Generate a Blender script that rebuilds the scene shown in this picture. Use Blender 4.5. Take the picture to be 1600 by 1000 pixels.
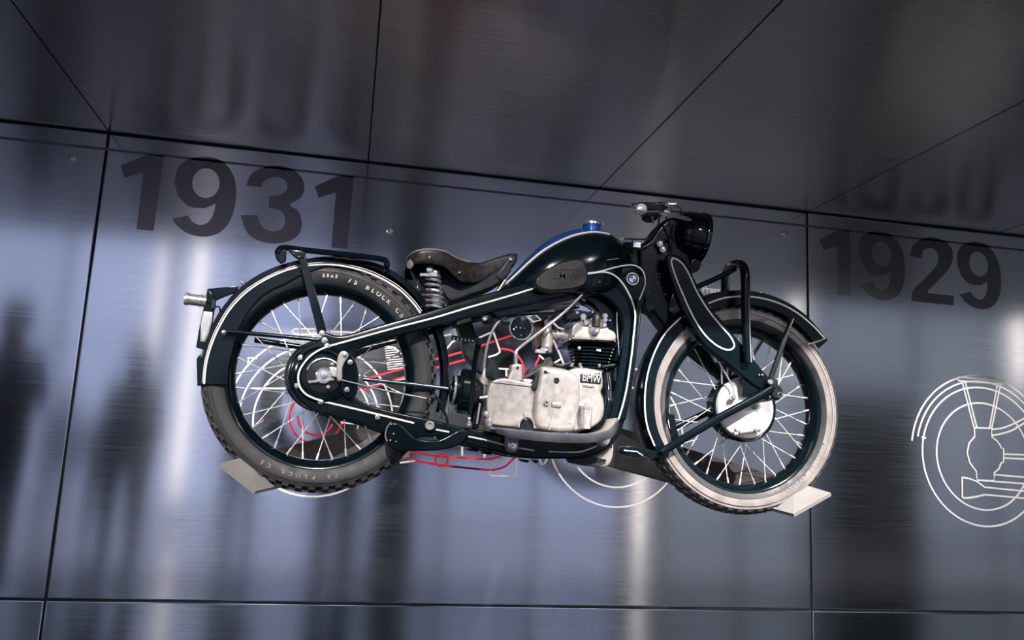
import bpy, bmesh, math, random
from mathutils import Vector, Matrix
from mathutils.geometry import tessellate_polygon
random.seed(7)
for o in list(bpy.data.objects): bpy.data.objects.remove(o)
SC = bpy.context.scene
COL = SC.collection
V = Vector
# ------------------------------------------------------------------ camera
YAW, PITCH, ROLL, FPX = 0.19068, 0.16548, 0.04835, 1279.1
EYE = V((0, 0, 1.0))                       # camera 1 m above the walkway
D0, DW = 2.44, 3.29                        # distance to the bike's mid plane / to the wall
fwd = V((math.sin(YAW)*math.cos(PITCH), math.cos(YAW)*math.cos(PITCH), math.sin(PITCH)))
rt0 = V((math.cos(YAW), -math.sin(YAW), 0)); up0 = rt0.cross(fwd)
rt = math.cos(ROLL)*rt0 + math.sin(ROLL)*up0; up = rt.cross(fwd)
cam = bpy.data.cameras.new('camera'); co = bpy.data.objects.new('camera', cam); COL.objects.link(co)
cam.sensor_width = 36; cam.lens = FPX/1600*36; cam.clip_start = 0.02
co.matrix_world = Matrix(((rt.x, up.x, -fwd.x, EYE.x), (rt.y, up.y, -fwd.y, EYE.y), (rt.z, up.z, -fwd.z, EYE.z), (0, 0, 0, 1)))
SC.camera = co
# ------------------------------------------------------------------ world, lights, exposure
vs = SC.view_settings
vs.view_transform = 'Standard'; vs.look = 'None'; vs.exposure = 0.0; vs.gamma = 1.0; vs.use_curve_mapping = False
w = bpy.data.worlds.new('hall_air'); SC.world = w; w.use_nodes = True
w.node_tree.nodes['Background'].inputs[0].default_value = (0.30, 0.55, 0.72, 1)
w.node_tree.nodes['Background'].inputs[1].default_value = 0.03
SPOTS = [  # location, target, power, cone deg, blend, radius, colour
    (V((1.95, -1.15, 4.5)), V((1.24, 2.40, 1.10)), 3000, 20, 0.7, 0.035, (1.0, 0.93, 0.89)),
    (V((0.95, -1.15, 4.5)), V((0.62, 2.40, 1.02)), 420, 15, 0.9, 0.035, (1.0, 0.93, 0.89)),
    (V((3.30, -1.15, 3.25)), V((2.75, 3.29, 1.02)), 900, 24, 0.8, 0.035, (1.0, 0.95, 0.91)),
    (V((-0.3, -1.15, 3.25)), V((0.10, 3.29, 0.98)), 650, 29, 0.8, 0.035, (1.0, 0.95, 0.91)),
    (V((5.7, 1.25, 2.08)), V((1.05, 3.29, 0.88)), 1900, 26, 0.9, 0.03, (1.0, 0.95, 0.91)),  # added side spot, out of view, lights the drawing by the front wheel
    (V((-3.0, 1.25, 2.08)), V((0.05, 3.29, 1.0)), 520, 34, 0.9, 0.03, (1.0, 0.95, 0.91)),  # added unseen spot from the left for the rear drawing
    (V((2.3, -2.2, 3.6)), V((0.85, 2.40, 1.42)), 95, 34, 0.9, 0.05, (1.0, 0.95, 0.92)),  # added weak spot that lifts the upper half of the bike
]
def aim(o, d):
    o.rotation_euler = d.to_track_quat('-Z', 'Y').to_euler()
for loc, tgt, pw, cone, bl, rad, c in SPOTS:
    l = bpy.data.lights.new('spot_beam', 'SPOT'); l.energy = pw; l.spot_size = math.radians(cone); l.spot_blend = bl
    l.shadow_soft_size = rad; l.color = c
    o = bpy.data.objects.new('spot_beam', l); COL.objects.link(o); o.location = loc; aim(o, tgt-loc)

for x_ in (-3.0, 1.5, 6.0):                                # added fill lights over the hall, unseen, lifting floor and soffit
    l = bpy.data.lights.new('hall_fill', 'AREA'); l.shape = 'RECTANGLE'; l.size = 3.2; l.size_y = 1.0; l.energy = 85; l.color = (1.0, .94, .93)
    o = bpy.data.objects.new('hall_fill', l); COL.objects.link(o); o.location = (x_, -3.2, 5.95)
# ------------------------------------------------------------------ helpers
def ray(x, y): return rt*((x-800)/FPX) + up*((500-y)/FPX) + fwd
def PL(x, y, d):                          # point on the vertical plane at distance d in front of the eye
    v = ray(x, y); return EYE + v*(d/v.y)
def W(x, y, yo=0.0): return PL(x, y, D0-yo)         # on the bike, yo metres towards the viewer
def A(x, y): return PL(x, y, DW)                    # on the wall
def WP(pts, yo=0.0):
    return [W(p[0], p[1], p[2] if len(p) > 2 else yo) for p in pts]
def smooth(P, n=6, closed=False):
    P = [V(p) for p in P]; N = len(P); out = []
    rng = range(N) if closed else range(N-1)
    for i in rng:
        p1, p2 = P[i], P[(i+1) % N]
        p0 = P[i-1] if (closed or i > 0) else p1*2-p2
        p3 = P[(i+2) % N] if (closed or i+2 < N) else p2*2-p1
        for k in range(n):
            t = k/n
            out.append(0.5*((2*p1)+(p2-p0)*t+(2*p0-5*p1+4*p2-p3)*t*t+(3*p1-p0-3*p2+p3)*t**3))
    if not closed: out.append(P[-1])
    return out
NRM = V((0, -1, 0))
class MB:
    def __init__(s): s.v = []; s.f = []
    def add(s, vs, fs):
        b = len(s.v); s.v += [V(p) for p in vs]; s.f += [tuple(b+i for i in f) for f in fs]; return s
    def box(s, a, b):
        a, b = V(a), V(b)
        p = [V((x, y, z)) for x in (a.x, b.x) for y in (a.y, b.y) for z in (a.z, b.z)]
        return s.add(p, [(0, 1, 3, 2), (4, 6, 7, 5), (0, 4, 5, 1), (2, 3, 7, 6), (0, 2, 6, 4), (1, 5, 7, 3)])
    def loops(s, L, caps=True, closed=True):
        n = len(L[0]); vs = [p for l in L for p in l]; fs = []
        for i in range(len(L)-1):
            for j in range(n if closed else n-1):
                k = (j+1) % n
                fs.append((i*n+j, i*n+k, (i+1)*n+k, (i+1)*n+j))
        if caps: fs.append(tuple(range(n))[::-1]); fs.append(tuple(range((len(L)-1)*n, len(L)*n)))
        return s.add(vs, fs)
    def tube(s, P, r, seg=10, flat=None, caps=True):
        P = [V(p) for p in P]; N = len(P); R = r if isinstance(r, (list, tuple)) else [r]*N
        if len(R) != N: R = [R[0]+(R[-1]-R[0])*i/(N-1) for i in range(N)]
        T = [(P[min(i+1, N-1)]-P[max(i-1, 0)]).normalized() for i in range(N)]
        n = T[0].cross(V((0, 1, 0)))
        if n.length < 1e-3: n = T[0].cross(V((0, 0, 1)))
        n.normalize(); L = []
        for i in range(N):
            n = (n-T[i]*n.dot(T[i])).normalized(); b = T[i].cross(n)
            fl = flat if flat else 1
            L.append([P[i]+(n*math.cos(t)+b*(math.sin(t)*fl))*R[i] for t in [2*math.pi*k/seg for k in range(seg)]])
        return s.loops(L, caps)
    def ribbon(s, P, wd, th=0.0012, closed=False, lift=NRM):
        P = [V(p) for p in P]; N = len(P); L = []
        for i in range(N):
            if closed: t = P[(i+1) % N]-P[i-1]
            else: t = P[min(i+1, N-1)]-P[max(i-1, 0)]
            sd = t.cross(lift).normalized()*wd/2; up_ = lift*th
            L.append([P[i]-sd, P[i]+sd, P[i]+sd+up_, P[i]-sd+up_])
        if closed: L.append(L[0])
        return s.loops(L, not closed)
    def bar(s, a, b, wd, th):               # flat strap, wide in the bike plane
        return s.ribbon([V(a), V(b)], wd, th)
    def lathe(s, c, ax, prof, seg=32, a0=0, a1=2*math.pi, caps=False):
        c = V(c); ax = V(ax).normalized()
        u = ax.cross(V((0, 0, 1)))
        if u.length < 1e-3: u = V((1, 0, 0))
        u.normalize(); v = ax.cross(u); full = abs(a1-a0-2*math.pi) < 1e-6
        n = seg if full else seg+1
        L = []
        for r, h in prof:
            L.append([c+ax*h+(u*math.cos(t)+v*math.sin(t))*r for t in [a0+(a1-a0)*k/seg for k in range(n)]])
        return s.loops(L, caps, full)
    def cyl(s, a, b, r, seg=20, r2=None, ch=0.12):
        a, b = V(a), V(b); h = (b-a).length; r2 = r if r2 is None else r2; c = min(r, r2, h)*ch
        return s.lathe(a, b-a, [(0.0004, 0), (r-c, 0), (r, c), (r2, h-c), (r2-c, h), (0.0004, h)], seg)
    def ball(s, c, r, seg=12, sc=(1, 1, 1)):
        c = V(c); L = []
        for i in range(1, seg//2):
            a = math.pi*i/(seg//2)
            L.append([c+V((math.sin(a)*math.cos(t)*sc[0], math.sin(a)*math.sin(t)*sc[1], math.cos(a)*sc[2]))*r for t in [2*math.pi*k/seg for k in range(seg)]])
        return s.loops(L, True)
    def hexnut(s, c, r, h, ax=NRM, wash=True):
        c = V(c); ax = V(ax).normalized()
        if wash: s.lathe(c, ax, [(r*1.35, -.002), (r*1.35, h*.25), (r*1.2, h*.3), (.0004, h*.3)], 16)
        s.lathe(c, ax, [(r, 0), (r, h*.85), (r*.85, h), (r*.5, h), (r*.5, h*1.25), (.0004, h*1.3)], 6)
        return s
    def plate(s, O, depth, prof=None, hole=None):
        """O: closed outline (3D, all on one plane Y=const); extruded away from the viewer, rounded edge."""
        O = [V(p) for p in O]; n = len(O); y = O[0].y
        area = sum(O[i].x*O[(i+1) % n].z-O[(i+1) % n].x*O[i].z for i in range(n))
        sg = 1 if area > 0 else -1
        nr = []
        for i in range(n):
            a = (O[i]-O[i-1]); b = (O[(i+1) % n]-O[i])
            na = V((-a.z, 0, a.x)); nb = V((-b.z, 0, b.x))
            if na.length > 0: na.normalize()
            if nb.length > 0: nb.normalize()
            m = na+nb
            if m.length < 1e-4: m = na
            m.normalize(); k = max(0.5, m.dot(na)); nr.append(m*(sg/k))
        prof = prof or [(0.0025, 0), (0.0007, 0.0007), (0, 0.0025)]
        L = []
        prof = [(prof[0][0]+.0025, prof[0][1])]+prof
        for ins, dp in prof+[(0, depth)]:
            L.append([V((O[i].x+nr[i].x*ins, y+dp, O[i].z+nr[i].z*ins)) for i in range(n)])
        s.loops(L, False)
        for l in (L[0], L[-1]):
            t = tessellate_polygon([l]); s.add(l, [tuple(x) for x in t])
        return s
    def build(s, name, mat, parent=None, origin=None, ang=38, kind=None, label=None):
        org = origin if origin is not None else (ROOT_AT.get(parent.name, V()) if parent else V())
        me = bpy.data.meshes.new(name); me.from_pydata([p-org for p in s.v], [], s.f)
        bm = bmesh.new(); bm.from_mesh(me); bmesh.ops.remove_doubles(bm, verts=bm.verts, dist=1e-6)
        bmesh.ops.recalc_face_normals(bm, faces=bm.faces); bm.to_mesh(me); bm.free()
        me.polygons.foreach_set('use_smooth', [True]*len(me.polygons)); me.set_sharp_from_angle(angle=math.radians(ang))
        me.materials.append(mat); o = bpy.data.objects.new(name, me); COL.objects.link(o)
        if parent: o.parent = parent; ROOT_AT[o.name] = org
        else: o.location = org
        if kind: o['kind'] = kind
        if label: o['label'] = label
        return o
ROOT_AT = {}
def thing(name, label, cat, loc, group=None):
    o = bpy.data.objects.new(name, None); COL.objects.link(o); o.location = loc; ROOT_AT[o.name] = V(loc)
    o['label'] = label; o['category'] = cat
    if group: o['group'] = group
    return o
def tag(o, label, cat, group=None):
    o['label'] = label; o['category'] = cat
    if group: o['group'] = group
    return o
# ------------------------------------------------------------------ materials
def mat(name, col, rough=0.5, metal=0.0, noise=None, bump=0.0, coat=0.0, emit=None, spec=None, aniso=0, tangent=None, rvar=0.0, stretch=None, cvar=0.12):
    m = bpy.data.materials.new(name); m.use_nodes = True; nt = m.node_tree; b = nt.nodes['Principled BSDF']
    b.inputs['Base Color'].default_value = (*col, 1); b.inputs['Roughness'].default_value = rough; b.inputs['Metallic'].default_value = metal
    if coat: b.inputs['Coat Weight'].default_value = coat; b.inputs['Coat Roughness'].default_value = 0.04
    if spec is not None: b.inputs['Specular IOR Level'].default_value = spec
    if emit: b.inputs['Emission Color'].default_value = (*emit[:3], 1); b.inputs['Emission Strength'].default_value = emit[3]
    if aniso:
        b.inputs['Anisotropic'].default_value = aniso
        c = nt.nodes.new('ShaderNodeCombineXYZ')
        for i in range(3): c.inputs[i].default_value = tangent[i]
        nt.links.new(c.outputs[0], b.inputs['Tangent'])
    if noise:
        tc = nt.nodes.new('ShaderNodeTexCoord'); mp = nt.nodes.new('ShaderNodeMapping'); nz = nt.nodes.new('ShaderNodeTexNoise')
        nz.inputs['Scale'].default_value = noise; nz.inputs['Detail'].default_value = 4
        if stretch: mp.inputs['Scale'].default_value = stretch
        nt.links.new(tc.outputs['Object'], mp.inputs[0]); nt.links.new(mp.outputs[0], nz.inputs['Vector'])
        if cvar:
            mx = nt.nodes.new('ShaderNodeMixRGB'); mx.blend_type = 'MULTIPLY'; mx.inputs[0].default_value = 1
            rp = nt.nodes.new('ShaderNodeMapRange'); rp.inputs['From Min'].default_value = .3; rp.inputs['From Max'].default_value = .7
            rp.inputs['To Min'].default_value = 1-cvar; rp.inputs['To Max'].default_value = 1+cvar
            nt.links.new(nz.outputs['Fac'], rp.inputs[0]); mx.inputs[1].default_value = (*col, 1)
            nt.links.new(rp.outputs[0], mx.inputs[2]); nt.links.new(mx.outputs[0], b.inputs['Base Color'])
        if rvar:
            rp2 = nt.nodes.new('ShaderNodeMapRange'); rp2.inputs['From Min'].default_value = .3; rp2.inputs['From Max'].default_value = .7
            rp2.inputs['To Min'].default_value = max(.02, rough-rvar); rp2.inputs['To Max'].default_value = rough+rvar
            nt.links.new(nz.outputs['Fac'], rp2.inputs[0]); nt.links.new(rp2.outputs[0], b.inputs['Roughness'])
        if bump:
            bp = nt.nodes.new('ShaderNodeBump'); bp.inputs['Strength'].default_value = bump; bp.inputs['Distance'].default_value = .002
            nt.links.new(nz.outputs['Fac'], bp.inputs['Height']); nt.links.new(bp.outputs[0], b.inputs['Normal'])
    return m
BLACK = mat('black_enamel', (0.0020, 0.0066, 0.0092), 0.15, 0, noise=9, cvar=.2, rvar=.04, spec=.32)
DARK = mat('dark_steel', (0.004, 0.009, 0.012), 0.42, 0.0, noise=40, cvar=.3, rvar=.1, spec=.3)
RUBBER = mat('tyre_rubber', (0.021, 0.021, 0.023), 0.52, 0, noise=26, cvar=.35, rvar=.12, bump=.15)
CHROME = mat('chrome', (0.85, 0.84, 0.83), 0.17, .82, noise=30, cvar=.05, rvar=.06)
LITRUB = mat('lit_tyre_rubber', (0.24, 0.218, 0.21), 0.5, 0, noise=18, cvar=.22, rvar=.12, bump=.15)  # front tyre rubber with the strong beam's brightness put into its colour
SPOKE = mat('spoke_steel', (0.80, 0.77, 0.74), 0.38, .45, noise=60, cvar=.1, rvar=.08)
ALU = mat('cast_aluminium', (0.34, 0.318, 0.30), 0.42, .40, noise=55, cvar=.13, rvar=.08, bump=.12)
ALUP = mat('polished_aluminium', (0.66, 0.63, 0.61), 0.28, .75, noise=20, cvar=.08, rvar=.06)
WHITE = mat('white_enamel', (0.82, 0.78, 0.74), 0.4, 0, noise=20, cvar=.05)
BLUE = mat('blue_enamel', (0.004, 0.085, 0.36), 0.2, 0, noise=12, cvar=.1, coat=.5)
LEATHER = mat('saddle_leather', (0.024, 0.021, 0.020), 0.40, 0, noise=70, cvar=.4, rvar=.12, bump=.35)
PADRUB = mat('knee_pad_rubber', (0.012, 0.012, 0.012), 0.45, 0, noise=45, cvar=.3, rvar=.1)
BROWN = mat('aged_copper', (0.06, 0.035, 0.025), 0.4, .5, noise=30, cvar=.4)
CABLE = mat('cable_sheath', (0.28, 0.27, 0.26), 0.35, .6, noise=80, cvar=.15)
EMBLUE = mat('emblem_blue', (0.03, 0.16, 0.45), 0.3, 0, noise=10, cvar=.05)
VINYLW = mat('white_vinyl', (0.80, 0.77, 0.74), 0.6, 0, noise=14, cvar=.06)
VINYLR = mat('red_vinyl', (0.75, 0.02, 0.045), 0.5, 0, noise=14, cvar=.08)
SHADEARM = mat('bracket_arm_shade', (0.045, 0.040, 0.042), 0.5, 0, noise=18, cvar=.1, rvar=.05)  # arm behind the wheel, its shade put into the colour
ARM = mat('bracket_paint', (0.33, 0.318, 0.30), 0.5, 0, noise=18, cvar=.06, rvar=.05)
JOINT = mat('joint_shadow_gap', (0.004, 0.010, 0.014), 0.7, 0, noise=10, cvar=.2)
WALLM = mat('brushed_wall_metal', (0.63, 0.67, 0.70), 0.125, 1, noise=3.0, cvar=.05, rvar=.02, aniso=.7, tangent=(0, 0, 1), stretch=(1.0, 1, 130))
SOFF = mat('brushed_soffit_metal', (0.42, 0.415, 0.43), 0.28, .95, noise=3.0, cvar=.015, rvar=.008, aniso=.8, tangent=(0, 1, 0), stretch=(1.0, 130, 1))
DIGIT = mat('etched_digit_grey', (0.15, 0.14, 0.155), 0.36, .85, noise=3.0, cvar=.06, rvar=.03, aniso=.7, tangent=(0, 0, 1), stretch=(1, 1, 120))
FLOORM = mat('walkway_floor', (0.54, 0.505, 0.51), 0.16, .45, noise=2.0, cvar=.12, rvar=.06)
PITM = mat('floor_strip_concrete', (0.018, 0.030, 0.036), 0.10, 0, noise=6, cvar=.3, spec=1.0)
HALLW = mat('hall_dark_plaster', (0.085, 0.12, 0.135), 0.8, 0, noise=3, cvar=.2)
COLM = mat('hall_column', (0.07, 0.10, 0.115), 0.5, 0, noise=3, cvar=.2)
# ------------------------------------------------------------------ setting: the metal wall
ZC = EYE.z+1.172                                          # soffit height
ZJ = EYE.z-0.578                                          # lower horizontal joint
back = MB().box((-4.2, DW+.012, -.02), (7.2, DW+.12, ZC+.1)).build('wall_back', JOINT, kind='structure'); ROOT_AT['wall_back'] = V()
G = .0045
def wallpanel(x0, x1, z0, z1):
    m = MB(); O = [V((x0+G, DW, z0+G)), V((x1-G, DW, z0+G)), V((x1-G, DW, z1-G)), V((x0+G, DW, z1-G))]
    m.plate(O, .012, prof=[(.0016, 0), (.0004, .0004), (0, .0016)]); return m.build('panel', WALLM, back)
for i in range(-1, 2):
    x0 = -1.0+i*2.985; x1 = x0+2.985
    wallpanel(x0, x1, ZJ, ZC-.004); wallpanel(x0, x1, 0.0, ZJ)
def boltstud(px, py):
    c = A(px, py); m = MB(); m.lathe(c, NRM, [(.013, 0), (.013, .004), (.010, .006), (.008, .006), (.007, .003), (.0004, .003)], 20)
    m.build('bolt', ALUP, back)
boltstud(113, 247); boltstud(1226, 365); boltstud(609, 361)
gl = MB(); gl.ribbon([A(-60, 208.5), A(600, 281), A(1300, 357.5), A(1650, 397)], .010, .0012); gl.build('dark_line', DIGIT, back)  # thin dark line running below the ceiling joint
# soffit of one-metre panels, underside brushed
YE = 1.50
soff = MB().box((-4.2, YE, ZC+.014), (7.2, DW+.02, ZC+.16)).build('ceiling', JOINT, kind='structure'); ROOT_AT['ceiling'] = V()
for i in range(-3, 7):
    x0, x1 = -0.997+i*.996, -0.997+(i+1)*.996
    m = MB(); g = .0028
    m.box((x0+g, YE, ZC), (x1-g, DW-.004, ZC+.014)); m.build('panel', SOFF, soff)
# ------------------------------------------------------------------ printed digits and line drawings on the wall
def flat_print(outer, holes=(), dx=0.0, th=.0012):
    m = MB(); polys = [[V((p.x+dx, DW-th, p.z)) for p in l] for l in [outer, *holes]]
    t = tessellate_polygon(polys); allp = [p for l in polys for p in l]
    m.add(allp, [tuple(x) for x in t])
    for l in polys:
        n = len(l); b = [p+V((0, th, 0)) for p in l]
        m.add(l+b, [(i, (i+1) % n, n+(i+1) % n, n+i) for i in range(n)])
    return m
def cr(pts, ox, oy, s): return [A(ox+x/s, oy+y/s) for x, y in pts]
ONE = cr([(75, 155), (245, 85), (345, 90), (280, 562), (173, 553), (218, 195), (97, 231)], 170, 220, 4)
NINE = smooth(cr([(410, 260), (430, 175), (485, 122), (585, 100), (690, 118), (762, 185), (796, 290), (786, 420), (748, 515), (685, 577), (590, 600), (490, 577), (430, 535)], 170, 220, 4), 4)+\
    cr([(395, 487), (495, 467)], 170, 220, 4)+smooth(cr([(520, 505), (570, 527), (622, 508), (655, 455), (669, 392)], 170, 220, 4), 4)+smooth(cr([(600, 422), (500, 410), (432, 345)], 170, 220, 4), 4)
NH = smooth(cr([(607+86*math.cos(t), 265+93*math.sin(t)) for t in [k*math.pi/6 for k in range(12)]], 170, 220, 4), 3, True)
THREE = smooth(cr([(860, 280), (885, 218), (945, 173), (1040, 155), (1140, 175), (1205, 230), (1222, 300), (1195, 360), (1130, 400), (1185, 440), (1207, 510), (1190, 580), (1130, 625), (1040, 642), (940, 625), (865, 575), (825, 465)], 170, 220, 4), 4)+\
    smooth(cr([(930, 463), (945, 520), (985, 557), (1040, 565), (1085, 545), (1102, 500), (1090, 455), (1050, 428), (1000, 420)], 170, 220, 4), 4)+smooth(cr([(1003, 347), (1060, 342), (1105, 315), (1115, 275), (1090, 240), (1040, 225), (990, 240), (962, 265), (953, 290)], 170, 220, 4), 4)
TWO = smooth(cr([(735, 290), (760, 210), (830, 160), (920, 150), (1010, 185), (1055, 250), (1055, 330), (1020, 400), (960, 465), (870, 555)], 1270, 340, 4.848), 4)+cr([(868, 572), (1068, 592), (1065, 665), (748, 632)], 1270, 340, 4.848)+\
    smooth(cr([(750, 580), (775, 530), (840, 470), (920, 385), (950, 330), (945, 270), (910, 235), (860, 235), (830, 260), (822, 310)], 1270, 340, 4.848), 4)
for outl, hs, dx in ((ONE, (), 0), (NINE, (NH,), 0), (THREE, (), 0), (ONE, (), A(518, 384).x-ONE[4].x), (ONE, (), 2.99), (NINE, (NH,), 2.985), (TWO, (), 0), (NINE, (NH,), 3.50)):
    flat_print(outl, hs, dx).build('digit', DIGIT, back)
def circ(c, r, a0=0, a1=360, n=72):
    return [V((c.x+r*math.cos(math.radians(a0+(a1-a0)*k/n)), DW, c.z+r*math.sin(math.radians(a0+(a1-a0)*k/n)))) for k in range(n+1)]
LW = .0068
def drawing(paths, material, wd=LW, lab='white outline drawing of a motorcycle'):
    m = MB()
    for i, p in enumerate(paths): m.ribbon([v-V((0, .00003*i, 0)) for v in p], wd, .0014+.00012*i)
    return m.build('line_drawing', material, back, ang=60, label=lab)
pa = lambda *q: [A(*p) for p in q]
rc_, fc_ = A(495, 656), A(963, 680)
whites = [circ(rc_, .292), circ(rc_, .238), circ(rc_, .338, 95, 178, 30), circ(fc_, .293), circ(fc_, .213),
    pa((500, 514), (460, 514), (456, 518), (460, 522), (500, 523)), pa((392, 607), (470, 607)), pa((388, 572), (388, 559), (402, 560)),
    pa((517, 518), (560, 520), (600, 512)), pa((533, 660), (575, 664)), pa((601, 541), (615, 543), (628, 553)),
    pa((688, 526), (705, 522)), pa((694, 550), (706, 535), (718, 527)), pa((748, 528), (768, 519), (771, 519), (780, 545), (781, 550), (776, 554), (763, 558)),
    pa((723, 548), (724, 557), (730, 562), (738, 563)), pa((779, 576), (797, 577)), pa((791, 578), (791, 588)), pa((731, 581), (731, 592)), pa((730, 581), (736, 581)),
    pa((824, 495), (835, 491), (845, 500), (833, 503), (824, 495)), pa((863, 503), (872, 512), (888, 517)), pa((864, 531), (873, 550), (881, 570)), pa((866, 567), (878, 560)), pa((842, 555), (850, 562)),
    pa((766, 735), (766, 743), (807, 744), (807, 716)), pa((722, 698), (722, 712)), pa((757, 707), (757, 716)), pa((843, 717), (847, 726), (851, 724), (855, 717)), pa((625, 723), (648, 720)),
    circ(rc_, .16, -20, 60, 20), circ(rc_, .205, -25, 65, 20)]
fins_ = []
for k in range(10): fins_.append(pa((601+k*.5, 545+k*3.6), (619+k*1.1 if k < 5 else 629, 543+k*3.5)))
drawing(whites, VINYLW); drawing(fins_, VINYLW, .0040, 'white cooling-fin lines')
dc = A(494, 652)
drawing([circ(dc, .100), circ(dc, .068, 180, 340), pa((565, 594), (632, 575), (696, 557), (722, 550), (776, 532), (800, 524)), pa((560, 611), (632, 589), (697, 570), (727, 562)),
    smooth(pa((780, 545), (792, 546), (803, 550), (812, 560), (818, 572), (819, 590)), 4), pa((836, 572), (844, 556)), pa((857, 541), (868, 534)),
    smooth(pa((636, 705), (660, 709), (690, 714), (735, 716), (765, 717), (778, 714), (788, 710)), 4), smooth(pa((630, 714), (660, 722), (700, 728), (760, 734), (776, 733), (790, 728), (806, 713)), 4), circ(A(690, 719), .024, n=28)], VINYLR, .0082, 'red outline of frame and exhaust')
q = lambda *p: [A(1420+x/3.846, 570+y/3.846) for x, y in p]
c29 = A(1536, 712.5)
arcs29 = [circ(c29, .313), circ(c29, .241), circ(c29, .368, -15, 172, 60), circ(c29, .342, -15, 168, 60), q((75, 435), (102, 440)),
    q((295, 73), (565, 98), (572, 107), (566, 115), (295, 96), (289, 84), (295, 73)), q((318, 102), (390, 378)), q((337, 104), (407, 378)), q((530, 120), (482, 380)), q((548, 121), (496, 380)),
    q((392, 378), (495, 382), (497, 435), (525, 455), (545, 482), (552, 500), (567, 503), (567, 585), (553, 590), (540, 625), (510, 650), (510, 697), (408, 693), (403, 640), (365, 590), (348, 530), (360, 470), (393, 432), (392, 378)),
    smooth(q((497, 388), (560, 380), (620, 358), (700, 318), (800, 262)), 4), smooth(q((497, 425), (550, 415), (620, 393), (700, 345), (800, 290)), 4), q((568, 537), (800, 543)), q((568, 560), (800, 571)),
    q((510, 660), (800, 684)), q((408, 693), (800, 722)), smooth(q((317, 675), (370, 687), (410, 705), (452, 735)), 4)+q((800, 770)), q((317, 675), (318, 798)), smooth(q((318, 798), (350, 800), (405, 792), (455, 780)), 4)+q((800, 812))]
drawing(arcs29, VINYLW, .0074)
def text_mesh(s, size, extrude=.001, bold=0.0):
    c = bpy.data.curves.new('t', 'FONT'); c.body = s; c.size = size; c.extrude = extrude; c.offset = bold; c.align_x = 'CENTER'; c.align_y = 'CENTER'
    o = bpy.data.objects.new('t', c); COL.objects.link(o); bpy.context.view_layer.update()
    me = bpy.data.meshes.new_from_object(o.evaluated_get(bpy.context.evaluated_depsgraph_get()))
    r = ([v.co.copy() for v in me.vertices], [tuple(p.vertices) for p in me.polygons])
    bpy.data.objects.remove(o); bpy.data.meshes.remove(me); bpy.data.curves.remove(c); return r
def text_at(m, s, size, c, rot=0.0, ex=.001, bold=0.0, sx=1.0, ax=None):
    vs, fs = text_mesh(s, size, ex, bold); cr_, sr = math.cos(rot), math.sin(rot); c = V(c)
    for p in vs: p.x *= sx
    m.add([c+V((p.x*cr_-p.y*sr, -p.z, p.x*sr+p.y*cr_)) for p in vs], fs); return m
text_at(MB(), 'Press', .040, A(1111, 453), 0, .0008, .0008).build('lettering', VINYLW, back)
# ------------------------------------------------------------------ setting: the hall in front of the wall (seen in its reflections)
MB().box((-14, -12, -.08), (16, -.22, 0)).build('floor', FLOORM, kind='structure')
MB().box((-14, -.22, -.14), (16, DW+.1, -.04)).build('floor_strip', PITM, kind='structure')
DV = 12.4; YF = 2*DW-DV                                    # glazed front of the hall
def refl(px, d=DV):                                        # x on a plane whose mirror image lies at distance d
    return PL(px, 700, d).x
MB().box((-14, YF-1.2, -.1), (16, YF-.9, 6.2)).build('wall_front', HALLW, kind='structure')
MB().box((-14, YF-.9, 6.0), (16, YE+.2, 6.2)).build('ceiling_hall', HALLW, kind='structure')
MB().box((-14, YE-.02, ZC+.2), (16, YE+.16, 6.2)).build('wall_over_soffit', HALLW, kind='structure')
MB().box((-14, YF-.9, -.1), (-13.8, DW, 6.2)).build('wall_left', HALLW, kind='structure')
MB().box((15.8, YF-.9, -.1), (16, DW, 6.2)).build('wall_right', HALLW, kind='structure')
PANES = [(-420, -115, .7), (-110, 70, .95), (74, 238, 1.15), (243, 350, 1.25), (354, 500, 1.2), (505, 560, .45), (564, 695, .72), (699, 835, .9), (839, 965, 1.0), (969, 1035, .3), (1039, 1150, .5), (1154, 1290, .5), (1294, 1430, .42), (1434, 1550, .42), (1554, 1800, .5), (1804, 2200, .5)]
for k, (a, b, s) in enumerate(PANES):
    xa, xb = refl(a), refl(b)
    gm = mat('lit_window_glass_%d' % k, (.02, .02, .03), .1, 0, noise=2, cvar=.1, emit=((.445, .485, .74, 1.03*s) if k < 9 else (.50, .54, .68, 1.12*s)))
    fr = MB()
    for x in (xa, xb): fr.box((x-.022, YF-.05, 0), (x+.022, YF+.06, 4.6))
    for z in (.0, 1.06, 2.3, 4.55): fr.box((xa, YF-.04, z), (xb, YF+.05, z+.07))
    wn = fr.build('window_%d' % (k+1), COLM, kind='structure'); ROOT_AT[wn.name] = V()
    for z0, z1 in ((.07, 1.06), (1.13, 2.3), (2.37, 4.55)):
        MB().box((xa+.022, YF-.01, z0), (xb-.022, YF+.01, z1)).build('pane', gm, wn)
COLS = [(622, 58, 8.2)]
for k, (px, wpx, d) in enumerate(COLS):
    x = PL(px, 700, d).x; r = wpx/2/FPX*d; y = 2*DW-d
    m = MB(); m.lathe((x, y, 0), (0, 0, 1), [(r*1.15, 0), (r*1.15, .12), (r, .16), (r, 5.9), (r*1.15, 6.0)], 28)
    tag(m.build('hall_column', COLM), 'dark round column facing the saddle', 'column', 'columns of the hall')
LAMPM = mat('lamp_glow', (.9, .85, .8), .3, 0, noise=4, cvar=.02, emit=(1.0, .86, .80, 2.6))
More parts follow.
